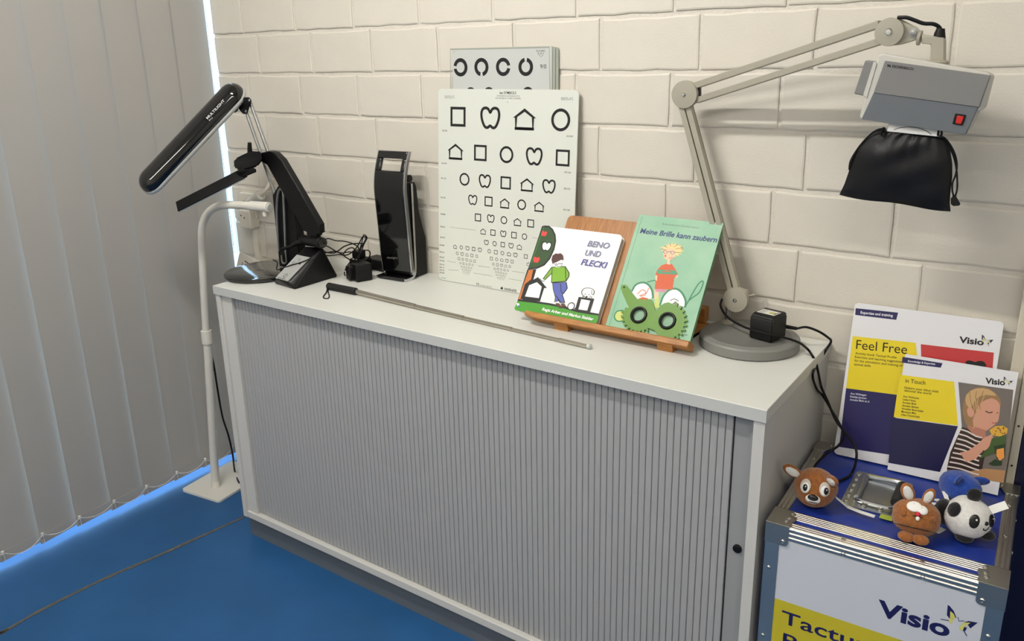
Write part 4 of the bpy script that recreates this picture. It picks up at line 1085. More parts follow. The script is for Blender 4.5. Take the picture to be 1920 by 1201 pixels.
# upper arm
yh = -0.172
jh = AY(1668, 60, yh - .012)
for a, b_, w_ in (((1303, 161), (1650, 45), 14), ((1307, 188), (1655, 76), 13)):
    A_, B_ = AY(*a, ye - .004), AY(*b_, yh - .002)
    obj('upper_arm_bar', bar(A_, B_, mm(w_ * .92, A_.lerp(B_, .5)), 0.013, V((0, 0, 1))), M_arm, ML, bevel=0.0012)
pad(jh + V((0, -.006, 0)), mm(25.5, jh), 'head_joint', bolt=.0062)
hull([AY(x, y, yy) for x, y in ((1650, 40), (1668, 32), (1690, 36), (1722, 52), (1728, 64), (1722, 74), (1690, 84), (1668, 86)) for yy in (yh - .008, yh + .006)], 'head_bracket', M_arm, ML, .0015)
obj('bracket_bolt', B().lathe(AY(1714, 62, yh - .0085), [(.0085, 0), (.0085, .001), (.005, .0015), (.005, .003), (.0035, .004)], 18, (0, -1, 0)), mat('dull_bolt', (150, 150, 146), .5, .6), ML)
obj('swivel_ring', B().lathe(AY(1724, 71, yh - .002), [(.010, -.003), (.0125, -.002), (.0125, .002), (.010, .003)], 20, (1, 0, -.12)), M_arm, ML)
mb = B().prism([AY(x, y, yh - .012) for x, y in ((1727, 64), (1771, 71), (1771, 117), (1743, 115), (1745, 83), (1727, 82))], (0, .022, 0))
obj('neck', mb, M_arm, ML, bevel=.003, seg=3)
obj('neck_flange', B().lathe(AY(1756, 118, yh - .001), [(.018, -.003), (.019, -.001), (.019, .002), (.015, .005)], 24), M_arm, ML)
# box head
yo, yi, yb_ = -0.222, -0.206, -0.135
outer = [(1647, 103), (1656, 100), (1850, 135), (1859, 142), (1842, 208), (1833, 209), (1813, 251), (1806, 252), (1614, 224), (1611, 219)]
back = [AY(x, y, yi) for x, y in outer]
cen = sum(back, V((0, 0, 0))) / len(back)
mb = B().loft([[p for p in back], [V((p.x + (cen.x - p.x) * .02, yb_, p.z + (cen.z - p.z) * .04)) for p in back]])
box_ = obj('box_head', mb, M_lt, ML, bevel=.003, seg=2)
upper = [(1659, 114), (1857, 141.5), (1836, 201), (1638, 173.5)]
lower = [(1638, 173.5), (1834, 201), (1811, 252), (1615, 223.5)]
def face(poly, name, m, y0):
    o = obj(name, B().prism([AY(x, y, y0) for x, y in poly], (0, yi - y0 + .002, 0)), m, box_, bevel=.001)
    return o
fu = face(upper, 'upper_panel', M_up, -.2135); fd = face(lower, 'lower_panel', M_dn, -.2120)
pe = Plane(AY(1663, 123, -.2135), AY(1712, 130.2, -.2135) - AY(1663, 123, -.2135), (0, 0, 1)); tp = Print(pe)
tp.text('ESCHENBACH', pe.px(1672.5, 126.2), pe.px(1712, 131.6), M_ink, .0042, .03, isab=True)
for dx in (0, 1):
    tp.line([pe.px(1664 + dx * 6, 120.5 + dx), pe.px(1670 - dx * 6, 126 - dx)], .0016, M_ink, isab=True)
tp.line([pe.px(1664, 123.3), pe.px(1670, 124)], .0012, M_ink, isab=True)
tp.build('lettering', fu)
sw = face([(1791, 212.5), (1811.5, 215.5), (1804.5, 235), (1785.5, 232)], 'switch_frame', M_black, -.2145); sw.parent = fd
o = obj('switch_rocker', B().prism([AY(x, y, -.2165) for x, y in ((1794.5, 216.5), (1807.5, 218), (1802, 233), (1791, 231))], (0, .004, 0)), mat('red_switch', (190, 30, 24), .3), fd, bevel=.0008)
wing = obj('side_wing', B().prism([AY(x, y, -.200) for x, y in ((1622, 113), (1640, 115), (1626, 181), (1601, 176))], (0, .020, 0)), M_up, box_, bevel=.002)
obj('wing_rail', B().prism([AY(x, y, -.208) for x, y in ((1638, 115), (1644, 118), (1625, 184), (1618, 179))], (0, .03, 0)), M_lt, box_, bevel=.001)
cf = obj('white_flap', B().prism([AY(x, y, -.204) for x, y in ((1668.5, 223.5), (1761.5, 237), (1758, 256), (1662, 246))], (0, .03, 0)), mat('white_flap', (214, 214, 210), .5), box_, bevel=.001)
obj('flap_line', B().tube(catmull([AY(x, y, -.2043) for x, y in ((1676, 243), (1690, 239), (1705, 238), (1722, 240), (1738, 246), (1746, 252))], 4), .0005, 5), M_black, cf)
cb_ = [AY(1683, 33, yh - .012), AY(1700, 33, yh - .014), AY(1715, 38, yh - .014), AY(1732, 44, yh - .012), AY(1750, 45, yh - .008), AY(1761, 51, yh - .004), AY(1764, 60, yh - .002)]
obj('head_cable', B().tube(catmull(cb_, 5), .0032, 8), M_rubber, ML)
obj('strain_relief', B().tube([AY(1764, 53, yh - .001), AY(1762, 62, yh - .001), AY(1761, 72, yh - .001)], [.0065, .0085, .010], 14), M_rubber, ML)
# tightening lever at the lower joint
lv = AY(1398, 556, yj + .012)
obj('lever', B().tube([lv, AY(1408, 554, yj + .012), AY(1416, 552, yj + .01)], [.0035, .003, .0024], 8), M_arm, ML)
obj('joint_fork', hull_mb if False else B().prism([AY(x, y, yj + .004) for x, y in ((1384, 540), (1400, 545), (1404, 562), (1396, 578), (1380, 584))], (0, .012, 0)), M_arm, ML, bevel=.001)

# ---------------------------------------------------------------- drawstring bag hung on the head
bag = thing('drawstring_bag', 'black drawstring pouch hanging below the magnifier head', 'bag', AY(1690, 390, -.19))
def bx(x, y): return (1560 + x / 6.319, 220 + y / 6.319)
left = [(640, 150), (540, 150), (430, 225), (320, 330), (255, 460), (205, 630), (150, 780), (88, 915)]
right = [(1260, 225), (1345, 250), (1400, 380), (1425, 540), (1425, 700), (1405, 860), (1395, 1000), (1405, 1108)]
left = [(700, 150), (560, 145), (430, 222), (320, 335), (258, 450), (205, 625), (150, 785), (88, 915)]
def lerp_poly(P_, t):
    n = len(P_) - 1; i = min(int(t * n), n - 1); f = t * n - i
    return (P_[i][0] * (1 - f) + P_[i + 1][0] * f, P_[i][1] * (1 - f) + P_[i + 1][1] * f)
NU, NV = 44, 34; yb2 = -0.188
sheets = []
for sgn in (-1, 1):
    g = []
    for j in range(NV + 1):
        t = j / NV; l = lerp_poly(left, t); r_ = lerp_poly(right, t); row = []
        for i in range(NU + 1):
            s_ = i / NU; x = l[0] + (r_[0] - l[0]) * s_; y = l[1] + (r_[1] - l[1]) * s_
            if t > .9: y += 12 * math.sin(s_ * 9.0) * (t - .9) * 10 + 14 * math.sin(math.pi * s_) * (t - .9) * 10
            if t < .12: y += (6 * math.sin(s_ * 40) - 10 * math.sin(math.pi * s_)) * (1 - t / .12)
            bulge = (math.sin(math.pi * s_) ** .7) * (math.sin(math.pi * min(1, t * 0.96 + .06)) ** .7) * 0.022
            wr = .0035 * math.sin(9 * s_ + 5 * t + 1.5 * math.sin(6 * t)) * math.sin(math.pi * s_) * math.sin(math.pi * t) + .0045 * math.sin(46 * s_ + 3 * math.sin(5 * t)) * math.exp(-4.5 * t) * math.sin(math.pi * s_) \
                + .003 * math.sin(14 * (s_ * .8 + t * 1.2)) * (1 - t) * math.sin(math.pi * s_)
            k = sgn * (bulge + .0008) + (wr if sgn < 0 else 0)
            p = AY(*bx(x, y), yb2); row.append(V((p.x, yb2 + k, p.z)))
        g.append(row)
    sheets.append(g)
mb = B()
for sgn, g in zip((-1, 1), sheets):
    vs = [p for r_ in g for p in r_]; fs = []
    for j in range(NV):
        for i in range(NU):
            a = j * (NU + 1) + i; fs.append((a, a + 1, a + NU + 2, a + NU + 1))
    mb.add(vs, fs)
# close the rim
ring0 = [(0, i) for i in range(NU + 1)] + [(j, NU) for j in range(1, NV + 1)] + [(NV, i) for i in range(NU - 1, -1, -1)] + [(j, 0) for j in range(NV - 1, 0, -1)]
nn_ = (NU + 1) * (NV + 1); ids = [j * (NU + 1) + i for j, i in ring0]
mb.f += [(ids[k], ids[(k + 1) % len(ids)], ids[(k + 1) % len(ids)] + nn_, ids[k] + nn_) for k in range(len(ids))]; mb.m += [0] * len(ids)
M_bag = mat('black_nylon', (11, 11, 14), 0.42, bump=(1200, .25), spec=0.35)
obj('pouch', mb, M_bag, bag, smooth=70)
def cord(pts, r=.0016, y0=yb2): return B().tube(catmull([AY(*bx(*q), y0 + dy) for *q, dy in pts], 5), r, 7)
obj('cord', cord([(640, 140, -.012), (560, 140, -.014), (470, 190, -.01), (360, 300, -.004), (265, 430, 0), (215, 530, 0), (205, 620, 0), (230, 520, -.002), (290, 390, -.004)]), M_rubber, bag)
obj('cord', cord([(1270, 215, -.012), (1340, 250, -.010), (1410, 340, -.006), (1460, 450, -.002), (1480, 560, 0), (1465, 680, 0), (1430, 770, 0), (1425, 860, 0), (1440, 930, 0)]), M_rubber, bag)
obj('cord', cord([(1350, 270, -.008), (1430, 430, -.003), (1470, 580, 0), (1485, 760, 0), (1480, 860, 0), (1462, 930, 0)]), M_rubber, bag)
for xx in (610, 1280):
    obj('cord_loop', cord([(xx - 25, 215, -.016), (xx - 12, 140, -.018), (xx + 12, 128, -.018), (xx + 20, 190, -.016), (xx + 8, 240, -.016)], .0018), M_rubber, bag)
tz = [AY(*bx(x, y), yb2) for x, y in ((1440, 915), (1465, 935), (1520, 1030), (1500, 1050), (1470, 1048), (1440, 1055), (1405, 1030), (1405, 960))]
obj('cord_tassel', B().prism(tz, (0, .006, 0)), M_rubber, bag, bevel=.0015)

# ---------------------------------------------------------------- adapter on the lamp base and its cable
zb2 = TZ + .0268
pa_ = thing('power_adapter', 'black block power adapter with a white rating label on the lamp base', 'adapter', AZ(1440, 632, zb2))
a0, a1, a2 = AZ(1404, 632, zb2), AZ(1446, 643, zb2), AZ(1474, 631, zb2)
u_ = (a1 - a0); v_ = (a2 - a1); wA = u_.length; u_ = u_.normalized(); v_ = V((-u_.y, u_.x, 0)); dA = max(.045, v_.dot(a2 - a1))
def paf(a, b_, z): return a0 + u_ * a + v_ * b_ + V((0, 0, z))
hA = AX(1404, 588, a0.x).z - zb2
hull([paf(0, 0, 0), paf(wA, 0, 0), paf(wA, dA, 0), paf(0, dA, 0), paf(0, 0, hA * .86), paf(wA, 0, hA * .86), paf(wA, dA, hA * .9), paf(0, dA, hA * .9), paf(.002, .008, hA), paf(wA - .002, .008, hA), paf(wA - .002, dA - .002, hA), paf(.002, dA - .002, hA)], 'body', M_satin, pa_, .002)
pl_ = Plane(paf(0, 0, hA), u_, v_); tp = Print(pl_); tp.lay = 6
tp.ab([(wA * .12, dA * .22), (wA * .9, dA * .22), (wA * .9, dA * .72), (wA * .12, dA * .72)], M_white)
tp.disc((wA * .66, dA * .46), .0062, mat('olive_mark', (190, 184, 70), .5), isab=True); tp.ring((wA * .66, dA * .46), .0066, .0078, M_ink, -60, 60, isab=True)
for k in range(6): tp.line([(wA * .17, dA * (.28 + .07 * k)), (wA * (.36 if k % 2 else .42), dA * (.28 + .07 * k))], .0012, M_ink, isab=True)
tp.text('AC', (wA * .42, dA * .5), (wA * .48, dA * .5), M_ink, isab=True); tp.line([(wA * .84, dA * .3), (wA * .84, dA * .66)], .0022, M_ink, isab=True)
tp.build('rating_label', pa_)
s0 = AX(1474, 612, paf(wA, dA * .6, 0).x); s1 = s0 + V((.022, .002, -.001))
obj('strain_relief', B().tube([s0 + V((-.006, 0, 0)), s0, s1], [.0042, .0042, .0036], 10), M_rubber, pa_)
xr = XR + .004
cbp = [s1, AY(1512, 613, s1.y + .01), AY(1535, 621, -.045), AY(1552, 632, -.035), AY(1558, 640, -.036), AY(1548, 657, -.055), AX(1533, 683, XR - .012), AX(1526, 694, XR + .003), AX(1524, 708, xr), AX(1532, 730, xr), AX(1543, 742, xr + .002), AY(1560, 770, -.10), AY(1577, 800, -.11), AY(1582, 815, -.12), AY(1573, 834, -.125), AY(1550, 850, -.14), AZ(1530, 870, .609 + .004), AZ(1526, 882, .609)]
obj('cable', B().tube(catmull(cbp, 6), .0026, 8), M_rubber, pa_)
lc = thing('lamp_lead', 'black lead running from the lamp joint past the adapter down to the flight case', 'cable', AZ(1480, 640, TZ))
cbq = [AY(1354, 560, yj - .012), AY(1351, 572, yj - .018), AY(1358, 587, yj - .025), AY(1372, 600, yj - .045), AY(1388, 609, -.13), AY(1402, 615, -.148), AY(1430, 623, -.158), AY(1460, 630, -.15), AZ(1486, 637, zb2 + .0035), AZ(1502, 644, zb2 + .002), AZ(1516, 656, TZ + .006), AZ(1524, 668, TZ + .004), AX(1530, 680, XR - .003), AX(1533, 692, XR + .004), AX(1537, 712, xr), AX(1541, 728, xr), AY(1552, 752, -.10), AY(1566, 785, -.11), AY(1580, 805, -.12), AY(1600, 830, -.15), AY(1606, 850, -.17), AY(1603, 872, -.175), AZ(1596, 888, .6085), AZ(1585, 896, .6085), AZ(1568, 903, .6085), AZ(1555, 908, .6085)]
obj('lead', B().tube(catmull(cbq, 6), .0026, 8), M_rubber, lc)
# ================================================================== FLIGHT CASE AND WHAT STANDS ON IT
CZ = 0.605; CW, CDp = 0.382, 0.378
CO = V((1.853, -0.434, 0)); cth = 0.0288
cu_ = V((math.cos(cth), math.sin(cth), 0)); cv_ = V((-cu_.y, cu_.x, 0))
def K(a, b_, z): return CO + cu_ * a + cv_ * b_ + V((0, 0, z))
def kbox(mb, a0, a1, b0, b1, z0, z1):
    M_ = Matrix(((cu_.x, cv_.x, 0, CO.x), (cu_.y, cv_.y, 0, CO.y), (0, 0, 1, 0), (0, 0, 0, 1)))
    return mb.box((a0, b0, z0), (a1, b1, z1), M_)
M_blue = mat('royal_blue_laminate', (28, 52, 140), 0.38)
M_ext = mat('ridged_aluminium', (200, 196, 188), 0.32, 1.0)
M_brk = mat('zinc_corner', (178, 176, 168), 0.38, 1.0, bump=(200, .05))
M_rivet = mat('steel_rivet', (200, 198, 192), 0.25, 1.0)
fc = thing('flight_case', 'blue flight case with ridged aluminium edges and a white and yellow front label', 'case', K(CW / 2, CDp / 2, 0))
obj('body', kbox(B(), .003, CW - .003, .003, CDp - .003, 0.001, CZ - .0009), M_blue, fc)
def ridged(a0, a1, b0, b1, n, along='a', z=CZ):
    """flat extrusion with n rounded ridges along its length"""
    mb = B(); pr_ = []
    lo_b, hi_b = (b0, b1) if along == 'a' else (a0, a1); st = (hi_b - lo_b) / n
    pr_.append((lo_b, z - .004))
    for k in range(n):
        o = lo_b + st * k; pr_ += [(o + st * .05, z - .0006), (o + st * .2, z + .0006), (o + st * .8, z + .0006), (o + st * .95, z - .0006)]
    pr_.append((hi_b, z - .004))
    if along == 'a': mb.loft([[K(a, b_, zz) for b_, zz in pr_] for a in (a0, a1)])
    else: mb.loft([[K(a, b_, zz) for a, zz in pr_] for b_ in (b0, b1)])
    return mb
obj('edge_profile', ridged(.030, CW - .028, .031, .060, 5), M_ext, fc, smooth=20)
obj('edge_profile', ridged(.030, CW - .028, -.0005, .0190, 3), M_ext, fc, smooth=20)
obj('edge_profile', ridged(-.0005, .023, .060, CDp - .03, 3, 'b'), M_ext, fc, smooth=20)
obj('edge_profile', ridged(CW - .023, CW + .0005, .060, CDp - .03, 3, 'b'), M_ext, fc, smooth=20)
obj('edge_profile', ridged(.030, CW - .030, CDp - .023, CDp + .0005, 3), M_ext, fc, smooth=20)
# front: ridged rail, side angles, label
mb = B(); pf_ = [(.003, .577)] + [x for k in range(3) for x in ((-.0002, .5775 + .009 * k), (-.0016, .579 + .009 * k), (-.0016, .584 + .009 * k), (-.0002, .586 + .009 * k))] + [(.003, .6045)]
mb.loft([[K(a, b_, z) for b_, z in pf_] for a in (.036, CW - .034)]); obj('front_rail', mb, M_ext, fc, smooth=20)
for a0, a1 in ((-.0012, .0245), (CW - .0245, CW + .0012)):
    mb = kbox(B(), a0, a1, -.0014, .003, .02, .601); kbox(mb, a0 if a0 < .1 else a1 - .0016, a0 + .0016 if a0 < .1 else a1, .003, .025, .02, .601)
    sa = obj('side_angle', mb, M_ext, fc)
    for z in (.511, .36, .2):
        obj('rivet', B().lathe(K((a0 + a1) / 2 - .003, -.0014, z), [(.0042, 0), (.004, .001), (.0024, .0022), (.0006, .0018)], 14, -cv_), M_rivet, sa)
for a in (.135, .262):
    obj('rivet', B().lathe(K(a, -.0016, .5835), [(.0042, 0), (.004, .001), (.0024, .0022), (.0006, .0018)], 14, -cv_), M_rivet, fc)
    obj('rivet', B().lathe(K(a - .004, .010, CZ + .0006), [(.0042, 0), (.004, .0006), (.0024, .0014)], 14, (0, 0, 1)), M_rivet, fc)
for b_ in (.17, .29):
    obj('rivet', B().lathe(K(CW - .012, b_, CZ + .0006), [(.0042, 0), (.004, .001), (.0024, .0022)], 14, (0, 0, 1)), M_rivet, fc)
    obj('rivet', B().lathe(K(.012, b_, CZ + .0006), [(.0042, 0), (.004, .001), (.0024, .0022)], 14, (0, 0, 1)), M_rivet, fc)
    obj('rivet', B().lathe(K(CW + .0005, b_ - .03, CZ - .012), [(.0042, 0), (.004, .001), (.0024, .0022)], 12, cu_), M_rivet, fc)
# corner brackets: front pair wraps three faces, back pair sits on top
def bracket_front(sx):
    f = (lambda a: a) if sx > 0 else (lambda a: CW - a)
    top = [(-.002, -.002), (.040, -.002), (.0425, .006), (.0405, .015), (.0445, .024), (.044, .034), (.037, .040), (.036, .050), (.028, .056), (-.002, .056)]
    mb = B().prism([K(f(a), b_, CZ + .0008) for a, b_ in top], (0, 0, .0016))
    fr_ = [(-.002, CZ + .002), (.040, CZ + .002), (.040, .572)] + [(.0325 + .0075 * math.cos(t), .5735 + .0075 * math.sin(t)) for t in [-math.pi / 2 * k / 5 for k in range(1, 6)]] + [(.0245, .566), (-.002, .566)]
    mb.prism([K(f(a), -.0036, z) for a, z in fr_], cv_ * .0016)
    sd = [(-.002, CZ + .002), (.056, CZ + .002), (.05, .585), (.03, .57), (-.002, .566)]
    mb.prism([K(f(-.0020), b_, z) for b_, z in sd], cu_ * (.0014 if sx > 0 else -.0014))
    o = obj('corner_bracket', mb, M_brk, fc, smooth=20)
    for a, b_ in ((.034, .046), (.032, .028), (.030, .016)):
        obj('rivet', B().lathe(K(f(a), b_, CZ + .0024), [(.0042, 0), (.004, .001), (.0022, .0022)], 12, (0, 0, 1)), M_rivet, o)
    obj('rivet', B().lathe(K(f(.031), -.0036, .575), [(.0044, 0), (.0042, .001), (.0026, .0022), (.0006, .0016)], 14, -cv_), M_rivet, o)
bracket_front(1); bracket_front(-1)
for f in ((lambda a: a), (lambda a: CW - a)):
    mb = B().prism([K(f(a), b_, CZ + .0008) for a, b_ in ((-.002, CDp + .002), (.04, CDp + .002), (.042, CDp - .02), (.03, CDp - .026), (.024, CDp - .042), (-.002, CDp - .042))], (0, 0, .0016))
    mb.prism([K(f(-.002), b_, z) for b_, z in ((CDp + .002, CZ + .002), (CDp - .042, CZ + .002), (CDp - .03, CZ - .03), (CDp + .002, CZ - .035))], cu_ * (.0014 if f(0) < .1 else -.0014))
    o = obj('corner_bracket', mb, M_brk, fc, smooth=20)
    obj('rivet', B().lathe(K(f(.03), CDp - .012, CZ + .0024), [(.0042, 0), (.004, .001), (.0022, .0022)], 12, (0, 0, 1)), M_rivet, o)
# front label
PF = Plane(K(0, -.0004, 0), cu_, (0, 0, 1))
M_lab = mat('white_label_vinyl', (202, 206, 215), 0.35); M_yel = mat('yellow_print', (196, 182, 40), 0.4); M_nav = mat('navy_print', (26, 26, 82), 0.4)
lb = obj('front_label', B().prism([PF.pt(a, z, 0) for a, z in ((.0235, .03), (CW - .0235, .03), (CW - .0235, .5775), (.0235, .5775))], cv_ * .002), M_lab, fc)
def butterfly(pr, o, s, left=True):
    """small black and yellow butterfly, o = body centre in plane coordinates, s = wing span"""
    k = lambda pts: [(o[0] + x * s, o[1] + y * s) for x, y in pts]
    pr.ab(k([(-.36, .50), (-.30, .48), (-.16, .34), (-.06, .12), (-.12, .06), (-.26, .02), (-.34, .10)]), M_nav)
    pr.ab(k([(-.26, .30), (-.16, .24), (-.08, .10), (-.14, .03), (-.24, .04)]), M_ylt)
    pr.ab(k([(-.26, .02), (-.14, .02), (-.16, -.16), (-.26, -.14)]), M_ylt); pr.line([(o[0] - .5 * s, o[1] - .12 * s), (o[0] - .26 * s, o[1] - .08 * s)], .03 * s, M_nav, isab=True)
    pr.ab(k([(.56, .18), (.30, .14), (.18, .04), (.30, -.02), (.38, -.12)]), M_nav); pr.ab(k([(.36, .10), (.16, .02), (.12, -.10), (.20, -.10), (.30, .0)]), M_ylt)
    pr.ab(k([(.10, -.12), (.20, -.10), (.22, -.24), (.12, -.30), (.06, -.24)]), M_ylt); pr.ab(k([(.20, -.14), (.28, -.12), (.26, -.26), (.18, -.30)]), M_nav)
    pr.line([(o[0] + .20 * s, o[1] - .26 * s), (o[0] + .32 * s, o[1] - .44 * s)], .03 * s, M_nav, isab=True)
    pr.line([(o[0] - .02 * s, o[1] + .16 * s), (o[0] + .03 * s, o[1] + .02 * s), (o[0] + .18 * s, o[1] + .10 * s)], .022 * s, M_nav, isab=True)
M_ylt = mat('pale_yellow_print', (214, 210, 110), 0.45)
pr = Print(PF)
yz = PF.px(1452, 1120)[1]
pr.ab([(.0237, .031), (.27, .031), (.27, yz), (.0237, yz)], M_yel)
v0 = PF.px(1664, 1157); pr.text('Visio', (.200, v0[1]), (.313, v0[1]), M_nav, .031, .035, isab=True)
butterfly(pr, PF.px(1796, 1164), .050)
t0_ = PF.px(1477, 1170); zt_ = t0_[1]
pr.text('Tactual', (.040, zt_), (.205, zt_), M_nav, .0285, .012, isab=True); pr.text('Profile', (.046, zt_ - .048), (.190, zt_ - .048), M_nav, .0285, .012, isab=True)
pr.build('label_print', lb)
# recessed handle
M_dish = mat('polished_zinc_dish', (186, 190, 194), 0.36, 1.0)
def on(x, y, z=CZ): p = AZ(x, y, z); return p
h = [on(1578, 946, CZ + .002), on(1681, 969, CZ + .002), on(1713, 905, CZ + .002), on(1612, 883, CZ + .002)]
ho = h[0]; hu = ((h[1] - h[0]) + (h[2] - h[3])).normalized(); hv = V((-hu.y, hu.x, 0)); hw_ = .108; hh_ = .150
hu = cu_; hv = cv_
ho = (h[0] + h[1] + h[2] + h[3]) / 4 - hu * hw_ / 2 - hv * hh_ / 2; ho.z = CZ
def Hh(a, b_, z): return ho + hu * a + hv * b_ + V((0, 0, z))
rim = rrect(hw_, hh_, .010, 4); inn = [(a + .018, b_ + .026) for a, b_ in rrect(hw_ - .032, hh_ - .046, .006, 4)]
mb = B().prism([Hh(a, b_, .0002) for a, b_ in rim], (0, 0, .002), holes=([Hh(a, b_, .0002) for a, b_ in inn],))
hd = obj('handle_dish', mb, M_dish, fc, smooth=30)
mb = B().loft([[Hh(a, b_, .0021) for a, b_ in inn], [Hh(a * .96 + .002, b_ * .97 + .002, .0010) for a, b_ in inn]], caps=False); mb.prism([Hh(a * .96 + .002, b_ * .97 + .002, .0004) for a, b_ in inn], (0, 0, .0005))
obj('dish_floor', mb, M_dish, hd, smooth=30)
for a, b_ in [(.008, .014 + .024 * k) for k in range(6)] + [(.03, hh_ - .008), (.055, hh_ - .007), (.085, hh_ - .008), (hw_ - .008, hh_ - .03), (.04, .010), (.07, .010)]:
    obj('rivet', B().lathe(Hh(a, b_, .0022), [(.0052, 0), (.005, .0012), (.003, .0028), (.0006, .003)], 14, (0, 0, 1)), M_rivet, hd)
obj('hinge_tube', B().cyl(Hh(.024, .030, .007), Hh(.024, hh_ - .028, .007), .0055, n=14), M_dish, hd)
bail = [Hh(.024, .024, .006), Hh(.034, .018, .008), Hh(.07, .015, .009), Hh(.088, .018, .010), Hh(.092, .03, .012), Hh(.092, hh_ - .035, .012), Hh(.086, hh_ - .022, .010), Hh(.06, hh_ - .020, .008), Hh(.024, hh_ - .022, .006)]
obj('bail', B().tube(catmull(bail, 5), .0042, 10), M_chrome, hd)
obj('grip', B().tube([Hh(.092, .034, .0125), Hh(.092, .038, .0125), Hh(.092, hh_ - .042, .0125), Hh(.092, hh_ - .038, .0125)], [.009, .0105, .0105, .009], 16), mat('black_rubber_grip', (26, 26, 27), .6), hd)
gs = [AZ(1652, 963, CZ + .003), AZ(1676, 969, CZ + .003), AZ(1672, 977, CZ + .003), AZ(1648, 970, CZ + .003)]
ds = thing('dish_sticker', 'small lime green label strip at the front edge of the handle dish', 'label', gs[0])
obj('strip', B().prism(gs, (0, 0, .0005)), mat('lime_label', (160, 176, 62), .5), ds)

# ---------------------------------------------------------------- ring binder
M_nav2 = mat('navy_cover_print', (32, 28, 84), 0.3); M_yel2 = mat('yellow_cover_print', (226, 204, 34), 0.3); M_red = mat('red_cover_print', (186, 54, 56), 0.3)
M_bind = mat('white_binder_plastic', (224, 223, 226), 0.3); M_wtxt = mat('white_lettering', (228, 228, 232), 0.4)
bl_ = AZ(1563, 851, CZ + .0012); bl_ = V((bl_.x, bl_.y, CZ + .0026))
br_ = AZ(1668, 872, CZ + .0026); bu = V((br_.x - bl_.x, br_.y - bl_.y, 0)).normalized(); bu = (bu * .35 + V((1, .03, 0)).normalized() * .65).normalized()
# leaning back against the wall: top left corner direction fixed by the photograph
tl_ = AY(1597, 566, -.030); bv_ = (tl_ - bl_); bv_ = V((0, bv_.y, bv_.z)); bh_ = bv_.length
PBn = Plane(bl_, bu, bv_); 
bwid = (PBn.px(1876, 600)[0] - PBn.px(1597, 566)[0])
bwid = max(.262, min(bwid, .29))
bn = thing('ring_binder', 'white ring binder with a yellow and navy cover leaning on the wall on the case', 'binder', bl_ + bu * bwid / 2)
obj('front_cover', B().prism([PBn.pt(a, b_, 0) for a, b_ in rrect(bwid, bh_, .008)], -PBn.n * .003), M_bind, bn, bevel=.0008)
obj('back_cover', B().prism([PBn.pt(a + .001, b_ + .012, -.016) for a, b_ in rrect(bwid - .002, bh_ - .016, .008)], -PBn.n * .002), M_bind, bn)
obj('spine', B().prism([PBn.pt(a, b_ + .010, -.003) for a, b_ in ((0, 0), (.003, 0), (.003, bh_ - .014), (0, bh_ - .014))], -PBn.n * .013), M_bind, bn)
obj('paper_block', B().prism([PBn.pt(a, b_, -.0034) for a, b_ in ((.012, .012), (bwid - .012, .012), (bwid - .012, bh_ - .014), (.012, bh_ - .014))], -PBn.n * .010), M_page, bn)
def c6(x, y): return (1560 + x / 3.336, 560 + y / 3.336)
pr = Print(PBn)
def P6(pts, m): pr.px([c6(*q) for q in pts], m)
P6([(148, 58), (414, 86), (402, 131), (145, 100)], M_nav2)
pr.text('Expertise and training', c6(178, 92), c6(380, 112), M_wtxt, .0055, .02)
P6([(130, 232), (524, 275), (532, 360), (520, 600), (395, 598), (88, 558)], M_yel2)
P6([(88, 558), (395, 598), (600, 620), (560, 990), (350, 972), (45, 925)], M_nav2)
P6([(556, 283), (1012, 336), (998, 520), (560, 470)], M_red)
pr.text('Feel Free', c6(150, 312), c6(468, 345), M_ink, .0200, .0)
for i, t in enumerate(('Activity book Tactual Profile', 'Exercises and teaching suggestions', 'for the stimulation and training of', 'tactual skills')):
    w_ = (258, 300, 300, 105)[i]; pr.text(t, c6(146 - 3 * i, 345 + 23 * i), c6(146 - 3 * i + w_, 345 + 23 * i + w_ * .11), M_ink, .0048, .012)
for i, t in enumerate(('Ans Withagen', 'Neeltje Janssen', 'Anneke Blok et al')):
    w_ = (100, 102, 122)[i]; pr.text(t, c6(115 - 2 * i, 596 + 19 * i), c6(115 + w_ - 2 * i, 596 + 19 * i + w_ * .11), M_wtxt, .0040, .012)
pr.text('Visio', c6(793, 272), c6(948, 290), M_ink, .0125, .03); c_ = PBn.px(*c6(962, 262)); butterfly(pr, c_, .022)
pr.px([c6(*q) for q in ((836, 392), (850, 384), (870, 386), (895, 395), (915, 388), (940, 388), (955, 396), (965, 412), (960, 430), (838, 415))], M_ink)
pr.build('cover_print', bn)

# ---------------------------------------------------------------- workbook in front of it
wl_ = AZ(1666, 868.5, CZ + .0012); wl_ = V((wl_.x, min(wl_.y, bl_.y) - .012, CZ + .0012))
wl_ = AY(1665, 870, wl_.y); wl_.z = CZ + .0026
tl2 = AX(1689, 668, wl_.x + .004)
wv = V((0, tl2.y - wl_.y, tl2.z - wl_.z)); 
